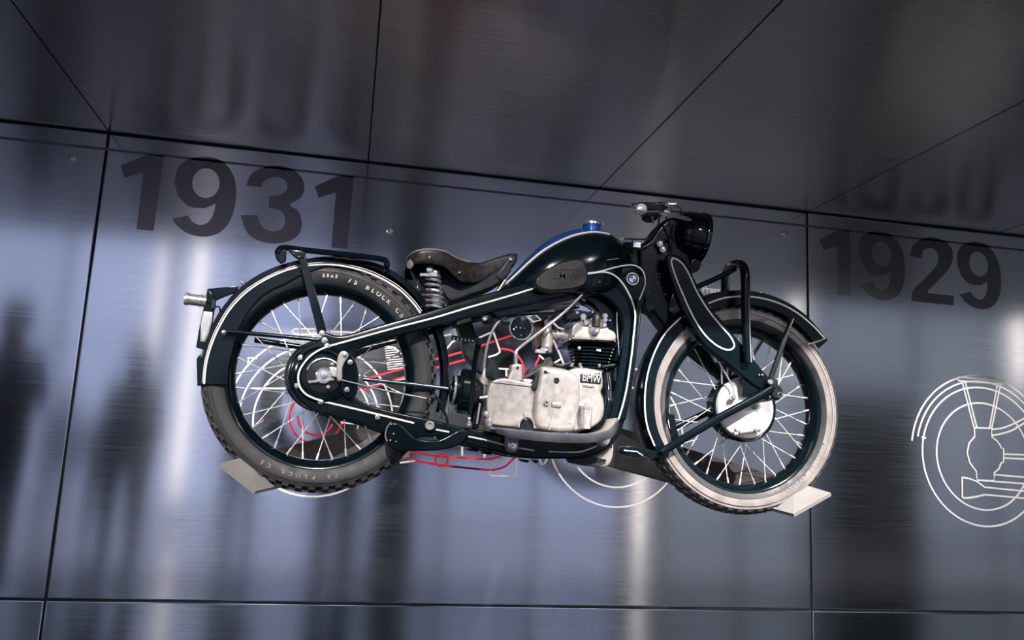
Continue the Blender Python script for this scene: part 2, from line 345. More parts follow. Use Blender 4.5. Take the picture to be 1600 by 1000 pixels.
for k, (px, wpx, y0, y1, d, nm) in enumerate([(298, 13, 350, 770, 11.0, 'tall lit tube lamp facing the rear wheel'), (246, 8, 390, 560, 10.5, 'short lit tube lamp left of the tall one'), (998, 14, 640, 1060, 9.4, 'low lit tube lamp facing the front bracket'), (1243, 13, 385, 570, 11.0, 'lit tube lamp facing the headlamp side'), (1592, 22, 420, 600, 10.0, 'wide lit tube lamp at the far right')]):
    p0, p1 = PL(px, y1, d), PL(px, y0, d); r = wpx/2/FPX*d; y = 2*DW-d
    z0, z1 = max(.05, p0.z), p1.z; x = (p0.x+p1.x)/2
    t = thing('tube_lamp', nm, 'lamp', (x, y, 0), 'tube lamps of the hall')
    MB().lathe((x, y, 0), (0, 0, 1), [(r*.5, .0), (r*.5, z0)], 16).lathe((x, y, 0), (0, 0, 1), [(r*3, 0), (r*3, .03), (.0004, .03)], 20).build('stand', COLM, t)
    MB().lathe((x, y, 0), (0, 0, 1), [(.0004, z0), (r, z0), (r, z1), (.0004, z1)], 20).build('glowing_tube', LAMPM, t)
for k, (loc, tgt, *_r) in enumerate(SPOTS):
    d = (tgt-loc).normalized(); t = thing('spotlight', ['black spotlight can aimed at the front wheel', 'black spotlight can aimed at the engine', 'black spotlight can aimed at the 1929 drawing', 'black spotlight can aimed at the rear wheel', 'added black spotlight can out of view right of the motorcycle', 'added black spotlight can out of view left of the motorcycle', 'added low black spotlight can brightening the fuel tank'][k], 'spotlight', loc-d*.3, 'spotlights of the hall')
    MB().lathe(loc-d*.3, d, [(.0004, 0), (.06, .0), (.075, .03), (.085, .27), (.08, .27), (.07, .05), (.0004, .05)], 24).build('can', DARK, t)
    MB().cyl(loc-d*.2, V((loc.x, loc.y-.3, 6.0 if loc.y < 0 else 2.4)), .012, 10).build('rod', DARK, t)
#PEOPLE
# ---- visitors standing beside and behind the viewer (they show only as reflections)
SKIN = mat('skin', (.20, .12, .09), .55, 0, noise=20, cvar=.1); HAIR = mat('dark_hair', (.012, .010, .010), .6, 0, noise=60, cvar=.4)
def person(px, d, h, label, shirt, trousers, turn=0.0, arm=0.0, bag=False):
    x = PL(px, 700, d).x; y = 2*DW-d; k = h/1.75; root = thing('person', label, 'person', (x, y, 0), 'visitors in the hall')
    J = [((0, 0, .96), .135), ((0, .01, 1.12), .125), ((0, .0, 1.30), .15), ((0, .0, 1.42), .12), ((0, 0, 1.50), .058), ((0, .015, 1.545), .055), ((0, .02, 1.60), .078), ((0, .02, 1.67), .085), ((0, .01, 1.735), .045)]
    E = [(i, i+1) for i in range(8)]
    def chain(start, pts):
        a = start
        for p, r in pts: J.append((p, r)); E.append((a, len(J)-1)); a = len(J)-1
        return a
    for s in (-1, 1):
        chain(0, [((s*.095, 0, .88), .105), ((s*.11, .02, .50), .068), ((s*.115, -.02, .12), .045), ((s*.12, .0, .06), .042), ((s*.13, .13, .035), .035), ((s*.13, .20, .03), .022)])
        b = arm if s > 0 else 0
        w_ = chain(3, [((s*.17, 0, 1.41), .07), ((s*.235, -.02, 1.14), .045), ((s*(.25-.1*b), .06+.22*b, .92+.22*b), .033), ((s*(.25-.12*b), .09+.27*b, .86+.25*b), .034)])
        wp = V(J[w_][0]); dr = V((0, .12+.5*b, -.9+.9*b)).normalized()
        for f, (o, ln) in enumerate(((-.030, .075), (-.010, .088), (.010, .085), (.028, .070))):
            chain(w_, [(tuple(wp+V((o*.5, o, 0))+dr*.045), .010), (tuple(wp+V((o*.5, o, 0))+dr*(.045+ln*.6)), .009), (tuple(wp+V((o*.5-s*.012, o+.008, 0))+dr*(.045+ln)), .008)])
        chain(w_, [(tuple(wp+V((-s*.01, .035, -.01))), .011), (tuple(wp+V((-s*.012, .055, -.045))), .010)])
    me = bpy.data.meshes.new('body'); me.from_pydata([V(p)*k for p, r in J], E, [])
    o = bpy.data.objects.new('body', me); COL.objects.link(o)
    sm = o.modifiers.new('s', 'SKIN'); sb = o.modifiers.new('u', 'SUBSURF'); sb.levels = 2; sb.render_levels = 2
    for i, (p, r) in enumerate(J):
        sv = me.skin_vertices[0].data[i]; f = 1.32 if i in (0, 1, 2, 3) else 1.0
        sv.radius = (r*k*f, r*k*.92); sv.use_root = (i == 0)
    bpy.context.view_layer.update()
    body = bpy.data.meshes.new_from_object(o.evaluated_get(bpy.context.evaluated_depsgraph_get())); bpy.data.objects.remove(o)
    for mm in (SKIN, shirt, trousers): body.materials.append(mm)
    for p in body.polygons:
        z = p.center.z/k; ax = abs(p.center.x)/k
        p.material_index = 2 if (z < .97 and ax < .21 and z > .0) else (1 if z < 1.49 and z > .93 else 0); p.use_smooth = True
    b = bpy.data.objects.new('body', body); COL.objects.link(b); b.parent = root; root.rotation_euler = (0, 0, turn)
    ROOT_AT[root.name] = V()
    MB().ball(V((0, -.005, 1.685))*k, .104*k, 16, (.92, 1.05, 1.0)).build('hair', HAIR, root, origin=V())
    fc = MB().ball(V((0, .105, 1.645))*k, .016*k, 8, (.8, 1.2, 1.3)); fc.build('nose', SKIN, root, origin=V())
    for s in (-1, 1):
        MB().ball(V((s*.088, .02, 1.645))*k, .022*k, 8, (.4, .8, 1.2)).build('ear', SKIN, root, origin=V()); MB().ball(V((s*.032, .096, 1.665))*k, .011*k, 8).build('eye', HAIR, root, origin=V())
    MB().ball(V((0, .098, 1.60))*k, .02*k, 8, (1.2, .4, .4)).build('mouth', SKIN, root, origin=V())
    if bag: MB().plate([V((-.16, -.17, 1.40))*k, V((.16, -.17, 1.40))*k, V((.17, -.17, .98))*k, V((-.17, -.17, .98))*k], -.10).build('backpack', trousers, root, origin=V())
    return root
S1 = mat('navy_jacket', (.05, .065, .09), .8, 0, noise=40, cvar=.3); S2 = mat('grey_coat', (.10, .11, .13), .8, 0, noise=40, cvar=.3); T1 = mat('dark_jeans', (.045, .06, .085), .8, 0, noise=60, cvar=.3); S3 = mat('black_shirt', (.03, .038, .045), .8, 0, noise=40, cvar=.3)
person(200, 6.9, 1.72, 'tall visitor in a grey coat beside the viewer', S2, T1, .3, 0, False)
person(165, 8.4, 1.40, 'short visitor in a navy jacket behind the tall one', S1, T1, -.2, .5)
person(-4, 5.6, 1.80, 'visitor in a black shirt at the far left', S3, T1, .4, .9)
person(95, 10.6, 1.55, 'distant visitor in a navy jacket near the left windows', S1, T1, .1)
person(530, 8.0, 1.72, 'visitor in a black shirt facing the rear wheel', S3, T1, .2, .6)
person(383, 9.6, 1.66, 'visitor in a navy jacket near the windows', S1, T1, -.5)
dx = (PL(1298, 700, 9.6).x, PL(1425, 700, 9.6).x); yd = 2*DW-9.6
dcs = MB().box((dx[0], yd-.6, 0), (dx[1], yd+.1, .35)).box((dx[0]+.04, yd-.56, .35), (dx[1]-.04, yd+.06, 1.95)).box((dx[0], yd-.6, 1.95), (dx[1], yd+.1, 2.02)).build('dark_box', COLM)  # dark box in place of the motorcycles mirrored in the wall
tag(dcs, 'dark box standing in for motorcycles across the hall', 'stand-in box')
# ================================================================== the motorcycle
BASE = V((0.575, D0, EYE.z-.130))
BK = thing('motorcycle', 'vintage black motorcycle with white pinstripes mounted side-on in front of the metal wall', 'motorcycle', BASE)
def P_(m, name, mt, parent=BK, **k): return m.build(name, mt, parent, origin=BASE, **k)
RC, FC = W(503, 588), W(1155, 638)
YAX = V((0, -1, 0))                                        # towards the viewer
# ---- wheels
def tyre_profile():
    h = [(.258, .026), (.262, .033), (.268, .037), (.280, .041), (.293, .0435), (.3005, .0440), (.3015, .0460), (.3045, .0460), (.3055, .0435), (.310, .0430), (.3115, .0445), (.3140, .0440), (.3155, .0405), (.322, .031), (.3265, .018), (.3285, .007)]
    return h+[(r, -y) for r, y in reversed(h)]
def wheel(name, C, rim_rough_label, hub_r, hub_in, tread_n, rub):
    rim = MB().lathe(C, YAX, [(.2685, .0345), (.2665, .037), (.262, .0365), (.256, .032), (.2475, .024), (.2415, .016), (.2400, .006), (.2400, -.006), (.2415, -.016), (.2475, -.024), (.256, -.032), (.262, -.0365), (.2665, -.037), (.2685, -.0345), (.252, -.02), (.2465, 0), (.252, .02), (.2685, .0345)], 96)
    wh = P_(rim, name, BLACK, label=rim_rough_label)
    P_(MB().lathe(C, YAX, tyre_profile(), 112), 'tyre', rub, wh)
    if rub is LITRUB:
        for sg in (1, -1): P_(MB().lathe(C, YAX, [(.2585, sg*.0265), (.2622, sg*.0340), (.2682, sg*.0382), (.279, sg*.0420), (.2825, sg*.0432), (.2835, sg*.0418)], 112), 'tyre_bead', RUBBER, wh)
    tb = MB()
    for k in range(tread_n):
        t = 2*math.pi*k/tread_n
        for row, (r0, y0, wy, wt) in enumerate(((.3265, .020, .009, .62), (.3285, .0, .008, .62), (.3265, -.020, .009, .62), (.317, .0365, .006, .5), (.317, -.0365, .006, .5))):
            tt = t+(math.pi/tread_n if row in (1, 3, 4) else 0); da = wt*math.pi/tread_n
            pr = []
            for rr in (r0-.004, r0+.0040):
                for a, yy in ((tt-da, y0-wy), (tt+da, y0-wy), (tt+da, y0+wy), (tt-da, y0+wy)):
                    pr.append(C+V((math.cos(a)*rr, -yy, math.sin(a)*rr)))
            tb.add(pr, [(0, 1, 2, 3), (4, 7, 6, 5), (0, 4, 5, 1), (1, 5, 6, 2), (2, 6, 7, 3), (3, 7, 4, 0)])
    P_(tb, 'tread_blocks', RUBBER, wh, kind='stuff', ang=20)
    # spokes: four shared meshes, turned about the axle
    for side in (1, -1):
        for lean in (1, -1):
            a0 = 0.0; a1 = lean*math.radians(22)
            p0 = V((math.cos(a0)*hub_r, -side*hub_in, math.sin(a0)*hub_r)); p1 = V((math.cos(a1)*.242, -side*.006, math.sin(a1)*.242))
            d = p1-p0; m = MB().tube([p0, p0+d*.86, p0+d*.861, p0+d*.97, p1], [.0016, .0016, .0030, .0030, .0030], 6)
            first = None
            for k in range(9):
                ang = math.radians(40*k+(0 if lean > 0 else 13)+(20 if side > 0 else 0))
                if first is None:
                    first = m.build('spoke', SPOKE, wh, origin=V()); o = first
                else:
                    o = first.copy(); COL.objects.link(o); o.parent = wh
                o.location = C-BASE; o.rotation_euler = (0, -ang, 0)
    return wh
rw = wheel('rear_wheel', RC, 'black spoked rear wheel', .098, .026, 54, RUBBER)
fw = wheel('front_wheel', FC, 'black spoked front wheel', .100, .024, 60, LITRUB)
P_(MB().lathe(RC, YAX, [(.0004, .03), (.094, .03), (.102, .031), (.104, .027), (.100, .020), (.06, .015), (.06, -.015), (.100, -.02), (.104, -.027), (.102, -.031), (.0004, -.031)], 48), 'hub', DARK, rw)
P_(MB().lathe(FC, YAX, [(.0004, -.035), (.05, -.035), (.09, -.028), (.103, -.02), (.104, .026), (.108, .030), (.108, .036), (.103, .040), (.098, .038), (.0004, .03)], 56), 'brake_drum', BLACK, fw)
bp = P_(MB().lathe(FC, YAX, [(.098, .038), (.094, .044), (.080, .048), (.045, .053), (.03, .058), (.0004, .058)], 56), 'brake_plate', mat('satin_aluminium', (.72, .69, .67), .35, .25, noise=12, cvar=.05), fw)
m = MB(); m.tube(WP([(1155, 676), (1179, 673), (1186, 670)], .06), [.006, .0075, .009], 10); m.hexnut(W(1180, 672, .066), .006, .006); m.ball(W(1150, 672, .06), .006); P_(m, 'brake_lever', ALU, fw)
for (C, a) in ((RC, 222), (FC, -26)):
    a = math.radians(a); d = V((math.cos(a), 0, math.sin(a)))
    P_(MB().tube([C+d*.242, C+d*.222], .0042, 8).tube([C+d*.222, C+d*.203], .0028, 8), 'valve', CHROME, rw if C is RC else fw)
def ring_text(C, r, yo, s, size, amid, step, par):
    m = MB()
    for i, ch in enumerate(s):
        if ch == ' ': continue
        a = math.radians(amid-(i-(len(s)-1)/2)*step); vs, fs = text_mesh(ch, size, .0006, .0006)
        rd = V((math.cos(a), 0, math.sin(a))); tg = V((math.sin(a), 0, -math.cos(a))); c = C+rd*r+V((0, -yo, 0))
        m.add([c+tg*p.x+rd*p.y+V((0, -p.z, 0)) for p in vs], fs)
    P_(m, 'tyre_lettering', ALU, par, label='raised pale lettering')
ring_text(RC, .287, .0428, '75 BLOCK C5', .019, 60, 3.7, rw); ring_text(RC, .290, .0432, '25x3', .013, 90, 2.4, rw)
ring_text(RC, .287, .0428, '75 BLOCK C5', .016, 262, 4.2, rw)
ring_text(FC, .287, .0428, 'BLOCK C5 METZELER', .014, -42, 2.7, fw)
# ---- mudguards: swept channel with side flange
def mudguard(name, crown, val, ctr, half=.052, drop=.011, th=.0022, lab=None):
    C = smooth([V((p.x, D0, p.z)) for p in WP(crown)], 5); n = len(C); L = []
    for i in range(n):
        t = (C[min(i+1, n-1)]-C[max(i-1, 0)]).normalized(); inn = t.cross(V((0, 1, 0))).normalized()
        if inn.dot(ctr-C[i]) < 0: inn = -inn
        vd = val(i/(n-1))
        half_ = [(0, 0), (half*.45, drop*.18), (half*.82, drop*.62), (half, drop), (half, drop+vd)]
        sec = [(y, d) for y, d in half_]; secn = [(-y, d) for y, d in reversed(half_)][:-1]
        prof = secn+sec
        outer = [C[i]+V((0, -y, 0))+inn*d for y, d in prof]
        inner = [C[i]+V((0, -y*(1-th/half), 0))+inn*(d+(th if k not in (0, len(prof)-1) else 0)) for k, (y, d) in enumerate(prof)]
        L.append(outer+inner[::-1])
    mg = P_(MB().loops(L, True), name, BLACK, label=lab)
    return mg, C
rcrown = [(308, 601), (310, 575), (316, 545), (328, 512), (346, 481), (372, 451), (405, 428), (440, 413), (478, 404), (515, 400), (552, 403), (590, 413), (625, 433), (655, 462), (678, 495), (693, 530), (700, 570), (700, 610), (694, 645)]
rcrown = [(x, y, .018 if x < 560 else .018-.042*min(1, (x-560)/100)) for x, y in rcrown]
rm, _ = mudguard('rear_mudguard', rcrown, lambda t: .012+.040*min(1, max(0, 1-(t-.38)/.16))+.022*min(1, max(0, 1-(t-.12)/.2)), RC, lab='black rear mudguard')
def stripe(pts, yo, mt=WHITE, wd=.0045, name='pinstripe', par=BK, sm=6, closed=False):
    P = smooth(WP(pts, yo), sm, closed) if sm else WP(pts, yo)
    return P_(MB().ribbon(P, wd, .0011, closed), name, mt, par)
st1 = [(319, 600), (322, 570), (330, 540), (343, 510), (362, 480), (388, 454), (420, 434), (455, 420), (490, 414), (525, 414), (560, 421), (592, 433), (622, 451), (644, 472), (657, 489)]
stripe(st1, .0535, wd=.0048, par=rm)
st2 = [(x+(-2.4 if x < 420 else (0 if x < 540 else 2.2)), y-(2.2 if x < 420 else 3.0)) for x, y in st1]
stripe(st2, .0532, wd=.0018, par=rm)
fcrown = [(1291, 530), (1276, 511), (1255, 489), (1229, 471), (1198, 458), (1165, 452), (1130, 454), (1096, 463), (1064, 480), (1036, 504), (1013, 535), (996, 572), (988, 612), (988, 648), (996, 684), (1013, 720)]
fcrown = [(x, y, .028-.058*min(1, max(0, (1150-x)/130))) for x, y in fcrown]
fm, _ = mudguard('front_mudguard', fcrown, lambda t: .044-.012*min(1, max(0, (t-.5)*4)), FC, half=.050, lab='black front mudguard')
fst = [(1288, 528), (1270, 509), (1247, 490), (1220, 475), (1190, 466), (1160, 463), (1130, 466), (1104, 475)]
stripe(fst, .0515, wd=.0052, par=fm); stripe([(1064, 496), (1040, 520), (1024, 548), (1013, 580), (1008, 612), (1008, 645), (1013, 672), (1023, 697)], .0515, wd=.0045, par=fm)
m = MB()
for x, y in ((1187, 457), (1232, 474), (1240, 479)): m.ball(W(x, y, .046), .0045)
P_(m, 'rivet', CHROME, fm)
P_(MB().tube(smooth(WP([(1262, 538, .052), (1276, 534, .052), (1289, 529, .050)]), 4), .003, 8), 'bead', ALUP, fm)
# ---- rear carrier, stays, number plate, tail lamp
rk = MB()
for yo in (.085, -.085):
    rk.tube(smooth(WP([(433, 396, yo), (437, 389, yo), (446, 387, yo), (470, 390, yo), (520, 395.5, yo), (570, 401, yo), (597, 405, yo), (604, 409, yo), (604, 417, yo), (601, 424, yo*.6)]), 4), .0085, 8)
rk.tube(smooth([W(434, 397, .085), W(436, 404, .05), W(440, 408, .0), W(436, 404, -.05), W(434, 397, -.085)], 4), .009, 8)
rk.tube([W(604, 411, .085), W(604, 411, -.085)], .007, 8); rk.tube([W(520, 396, .085), W(520, 396, -.085)], .005, 8)
rack = P_(rk, 'luggage_rack', BLACK)
P_(MB().plate(WP([(448, 389), (478, 393), (474, 404), (466, 406), (456, 398)], .092), .005), 'gusset', BLACK, rack)
m = MB()
for x, y in ((459, 396), (470, 393), (467, 401)): m.ball(W(x, y, .094), .0022)
P_(m, 'rivet', CHROME, rack)
P_(MB().plate(smooth(WP([(433, 391), (446, 389), (447, 398), (446, 407), (438, 411), (432, 400)], .088), 3, True), .012), 'end_strap', BLACK, rack)
P_(MB().plate(WP([(464, 396), (477, 397), (510, 515), (508, 522), (496, 522), (495, 516)], .090), .006), 'carrier_stay', BLACK)
P_(MB().tube(WP([(352, 518), (380, 520), (500, 531)], .075), .0062, 10), 'mudguard_stay', BLACK); P_(MB().tube(WP([(398, 531), (495, 546)], -.075), .0085, 10), 'mudguard_stay', BLACK)
P_(MB().ball(W(350, 519, .08), .007), 'stay_end', ALUP)
m = MB().plate(WP([(324, 451), (374, 446), (368, 457), (345, 466), (337, 470), (328, 463)], .03), .004); br = P_(m, 'tail_bracket', BLACK)
m = MB().plate(WP([(324, 451), (334, 462), (335, 484), (331, 512), (322, 547), (306, 543), (311, 513), (318, 480)], .045), .004); npl = P_(m, 'number_plate', BLACK)
P_(MB().plate(WP([(318, 486), (332, 488), (331, 502), (326, 520), (320, 534), (313, 533), (314, 505)], .0462), .001), 'plate_face', ALUP, npl)
m = MB().lathe(W(322, 471, .04), V((-1, -.15, .03)), [(.0004, 0), (.0165, 0), (.0165, .012), (.0175, .013), (.0175, .017), (.016, .018), (.016, .045), (.0178, .047), (.0178, .055), (.015, .058), (.0004, .058)], 24); tl = P_(m, 'tail_lamp', ALUP)
P_(MB().tube(smooth(WP([(322, 470, .05), (332, 474, .05), (338, 479, .05), (343, 480, .05), (344, 488, .045)]), 4), .0022, 8), 'lamp_wire', DARK, tl)
P_(MB().box(W(330, 482, .06), W(338, 470, .04)), 'lamp_bracket', DARK, tl)
P_(MB().hexnut(W(380, 442, .0), .005, .008, V((-.6, 0, .8))), 'bolt', CHROME)
P_(MB().plate(WP([(307, 560), (313, 553), (322, 602), (308, 603)], .05), .003), 'mud_flap', BLACK)
# ---- frame of pressed steel
def castprof(r): return [(r, 0), (r*.62, r*.1), (r*.3, r*.3), (r*.08, r*.65), (0, r)]
fr_up = [(505, 519), (528, 524), (548, 521), (575, 513), (620, 500), (665, 487), (720, 470), (770, 456), (830, 440), (850, 436), (900, 425), (940, 420), (975, 411), (990, 410), (1003, 417), (1011, 430), (1011, 447), (1006, 470), (1001, 500), (996, 540), (990, 575), (984, 618), (977, 655), (968, 681), (951, 699), (932, 710), (905, 716), (870, 717), (820, 716), (777, 707), (717, 691), (680, 682), (640, 684), (602, 676), (560, 661), (530, 653), (492, 643), (470, 628), (457, 608), (453, 588), (457, 566), (470, 547), (488, 537), (500, 530)]
fr_hole1 = [(558, 547), (600, 531), (624, 524), (660, 515), (700, 505), (735, 495), (780, 484), (830, 474), (870, 466), (908, 459), (935, 460), (955, 470), (968, 487), (974, 510), (972, 545), (967, 575), (962, 612), (956, 645), (947, 662), (930, 674), (900, 681), (860, 682), (820, 681), (780, 676), (740, 670), (700, 662), (660, 652), (625, 645), (575, 632), (556, 620), (553, 600), (553, 570)]
def holed_plate(m, O, H, depth, ch=.004):
    def offs(Lp, k):
        n = len(Lp); out = []
        for i in range(n):
            t = (Lp[(i+1) % n]-Lp[i-1]).normalized(); nn = V((-t.z, 0, t.x)); out.append(Lp[i]+nn*k)
        return out
    def area(Lp): return sum(Lp[i].x*Lp[(i+1) % len(Lp)].z-Lp[(i+1) % len(Lp)].x*Lp[i].z for i in range(len(Lp)))
    if area(O) < 0: O = O[::-1]
    if area(H) < 0: H = H[::-1]
    D = lambda Lp, d: [p+V((0, d, 0)) for p in Lp]
    for Lp, sg in ((O, 1), (H, -1)):
        m.loops([offs(Lp, sg*ch*1.0), D(offs(Lp, sg*ch*.4), ch*.2), D(offs(Lp, sg*ch*.1), ch*.55), D(Lp, ch), D(Lp, depth)], False)
    a, b = offs(O, ch), offs(H, -ch)
    for dd, (x, y) in ((0, (a, b)), (depth, (O, H))):
        l1, l2 = D(x, dd), D(y, dd); m.add(l1+l2, [tuple(t) for t in tessellate_polygon([l1, l2])])
    return m
FO = smooth(WP(fr_up, .098), 4, True); FH = smooth(WP(fr_hole1, .098), 4, True)
frm = P_(holed_plate(MB(), FO, FH, .020, .006), 'frame', BLACK, label='black pressed-steel frame with white lining')
SH = V((0, .196, 0))
P_(holed_plate(MB(), [p+V((0, .176, 0)) for p in FO], [p+V((0, .176, 0)) for p in FH], .02, .004), 'frame_side', BLACK, frm)
m = MB()
for x, y in ((700, 490), (985, 440), (978, 600), (830, 705), (690, 672)): m.tube([W(x, y, .095), W(x, y, .095)+V((0, .18, 0))], .016, 12)
P_(m, 'cross_tube', BLACK, frm)
P_(MB().tube(WP([(997, 470, .098), (992, 520, .101), (986, 570, .101), (979, 615, .101), (971, 655, .098)]), .0135, 12), 'down_tube', BLACK, frm)
stripe([(513, 541), (560, 528), (620, 511.5), (680, 496), (730, 481), (790, 464), (836, 450)], .0995, wd=.005, par=frm)
stripe([(512, 541), (495, 549), (481, 560), (470, 575), (466, 588), (468, 603), (477, 615), (490, 622), (505, 627)], .1095, wd=.005, par=frm); stripe([(502, 626.5), (560, 640), (647, 661)], .0995, wd=.005, par=frm)
stripe([(681, 671), (702, 675)], .0995, wd=.0045, sm=0, par=frm); stripe([(722, 680), (757, 687), (790, 696)], .0995, wd=.0042, sm=0, par=frm); stripe([(811, 700), (835, 704)], .0995, wd=.0042, sm=0, par=frm)
stripe([(857, 705.5), (880, 706.5), (905, 706), (925, 700), (936, 694)], .0995, wd=.004, par=frm)
stripe([(918, 427, .139), (938, 424, .134), (960, 418, .124), (978, 414.5, .112), (990, 414.5, .102), (1000, 419), (1006, 427), (1008, 438), (1007, 448), (1002, 461), (997, 474), (993, 490)], .0996, wd=.0042, par=frm)
stripe([(918, 428, .139), (940, 425, .134), (953, 427, .130), (965, 434, .122), (975, 446, .117), (984, 462), (990, 478), (992.5, 492), (992, 505), (990, 525), (988, 545), (984, 575), (979, 607), (973, 633), (966, 656)], .1155, wd=.0048, par=frm)
stripe([(996, 500), (993, 530), (989, 565), (985, 600), (981, 630)], .100, mt=ALUP, wd=.0022, par=frm, name='edge_highlight')  # edge highlight of the down tube, modelled as a bright strip
# emblem
ec = W(988, 436, .102); em = P_(MB().lathe(ec, YAX, [(.0205, -.003), (.0205, .003), (.019, .0045), (.0165, .0045), (.0155, .0035), (.0004, .0035)], 40), 'emblem', CHROME, frm, label='round emblem with blue and white quarters')
for k in range(4):
    a0 = math.pi/2*k+.0
    fan = [ec+V((0, -.0042, 0))]+[ec+V((math.cos(a0+math.pi/2*j/8)*.0118, -.0042, math.sin(a0+math.pi/2*j/8)*.0118)) for j in range(9)]
    P_(MB().add(fan+[p+V((0, .001, 0)) for p in fan], [tuple(range(10)), tuple(range(19, 9, -1))]+[(i, (i+1) % 10, 10+(i+1) % 10, 10+i) for i in range(10)]), 'emblem_field', EMBLUE if k % 2 else WHITE, em)
P_(MB().lathe(ec, YAX, [(.0165, .0047), (.0163, .0052), (.0125, .0052), (.0122, .0045)], 36), 'emblem_ring', BLACK, em)
# final drive on the rear hub
fd = P_(MB().lathe(W(505, 587, .06), YAX, [(.0004, -.02), (.1, -.02), (.098, .012), (.092, .026), (.075, .044), (.066, .047), (.062, .044), (.058, .038), (.03, .036), (.0004, .036)], 48), 'final_drive', BLACK)
cc = W(506, 587, .104)
P_(MB().lathe(cc, YAX, [(.051, -.006), (.049, -.002), (.028, .001), (.0004, .001)], 36), 'drive_cover', DARK, fd)
P_(MB().lathe(cc, YAX, [(.049, .0), (.050, .003), (.047, .004), (.045, .001)], 36, math.radians(200), math.radians(345)), 'cover_rim', CHROME, fd)
P_(MB().lathe(cc, YAX, [(.0225, 0), (.0225, .008), (.019, .010), (.018, .007), (.0004, .008)], 28).hexnut(cc+V((0, -.008, 0)), .010, .006, YAX, False), 'axle_nut', CHROME, fd)
sp = []
for k in range(161):
    t = k/160; a = t*2*math.pi*16; p = W(482+40*t, 597-4.5*t, .112); sp.append(p+V((0, -math.cos(a)*.0038, math.sin(a)*.0038)))
P_(MB().tube(sp, .0010, 5), 'return_spring', SPOKE, fd)
P_(MB().plate(smooth(WP([(528, 557), (533, 549), (541, 549), (545, 556), (540, 564), (535, 575), (535, 590), (532, 596), (527, 594), (526, 580), (526, 568)], .118), 3, True), .008), 'brake_arm', ALU, fd)
P_(MB().plate(WP([(514, 573), (526, 574), (527, 590), (518, 588)], .113), .003), 'lever_plate', ALUP, fd)
for x, y in ((503, 521), (507, 532), (511, 541.5), (470, 559.5), (465, 602), (501, 627), (539, 554), (547, 566), (542, 609), (590, 652)): P_(MB().hexnut(W(x, y, .101 if x < 530 else .12), .0062 if x < 520 else .0052, .006), 'frame_nut', CHROME, frm)
m = MB(); m.plate(smooth(WP([(537, 553), (550, 556), (558, 575), (559, 610), (550, 622), (538, 618), (533, 600)], .112), 3, True), .02); P_(m, 'brake_boss', BLACK, fd)
m = MB()
for x, y in ((519, 569), (513, 605)): m.ball(W(x, y, .112), .0065)
P_(m, 'cover_bolt', CHROME, fd)
# shaft and coupling
m = MB().tube(WP([(566, 592), (640, 600), (704, 608)], .06), .0062, 12); sh = P_(m, 'drive_shaft', mat('blued_steel', (.20, .25, .33), .2, .9, noise=10, cvar=.1))
P_(MB().lathe(W(562, 592, .06), V((1, 0, -.09)), [(.0004, 0), (.022, 0), (.024, .004), (.02, .008), (.008, .01)], 20), 'shaft_collar', CHROME, sh)
cx = V((1, .02, -.06)).normalized(); c0 = W(700, 608, .06)
cp = P_(MB().lathe(c0, cx, [(.008, 0), (.012, .004), (.036, .016), (.043, .018), (.044, .028), (.060, .030), (.066, .036), (.066, .056), (.062, .060), (.058, .062), (.058, .072), (.05, .08), (.03, .10), (.0004, .10)], 40), 'shaft_coupling', BLACK)
P_(MB().lathe(c0, cx, [(.0435, .012), (.0455, .014), (.0455, .018), (.0435, .02)], 40).lathe(c0, cx, [(.059, .059), (.061, .061), (.061, .066), (.059, .068)], 40), 'coupling_ring', CHROME, cp)
P_(MB().lathe(c0, cx, [(.010, .003), (.018, .006), (.018, .016), (.01, .018)], 20), 'coupling_boss', mat('blued_sleeve', (.20, .20, .55), .18, .9, noise=10, cvar=.1), cp)
P_(MB().tube(WP([(530, 593, .118), (600, 610, .112), (678, 625, .11)]), .0026, 8), 'brake_rod', CABLE)
m = MB().tube(WP([(680, 618), (690, 632), (697, 650), (700, 662)], .112), .004, 8).hexnut(W(677, 622, .112), .006, .01); m.tube(WP([(665, 625), (676, 618)], .112), .003, 8).ball(W(668, 630, .11), .005); P_(m, 'brake_linkage', DARK)
P_(MB().lathe(W(671.5, 665, .106), YAX, [(.0135, -.008), (.0135, .004), (.012, .006), (.0075, .006), (.007, .002), (.0004, .002)], 24), 'pivot_bush', ALU)
# stand folded back
m = MB().plate(smooth(WP([(603, 668), (612, 660), (628, 664), (650, 684), (680, 688), (700, 681), (716, 672), (728, 672), (733, 680), (722, 692), (705, 700), (680, 704), (640, 705), (615, 702), (603, 690)], .108), 4, True), .022, castprof(.005)); P_(m, 'stand', BLACK)
m = MB()
for x, y in ((610, 688), (619, 690), (617, 663), (615, 678), (680, 684)): m.ball(W(x, y, .110), .0028)
P_(m, 'stand_rivet', CHROME)
P_(MB().tube(smooth(WP([(611, 659), (605, 668), (602, 680), (605, 690)], .110), 4), .0018, 6), 'stand_clip', CHROME)
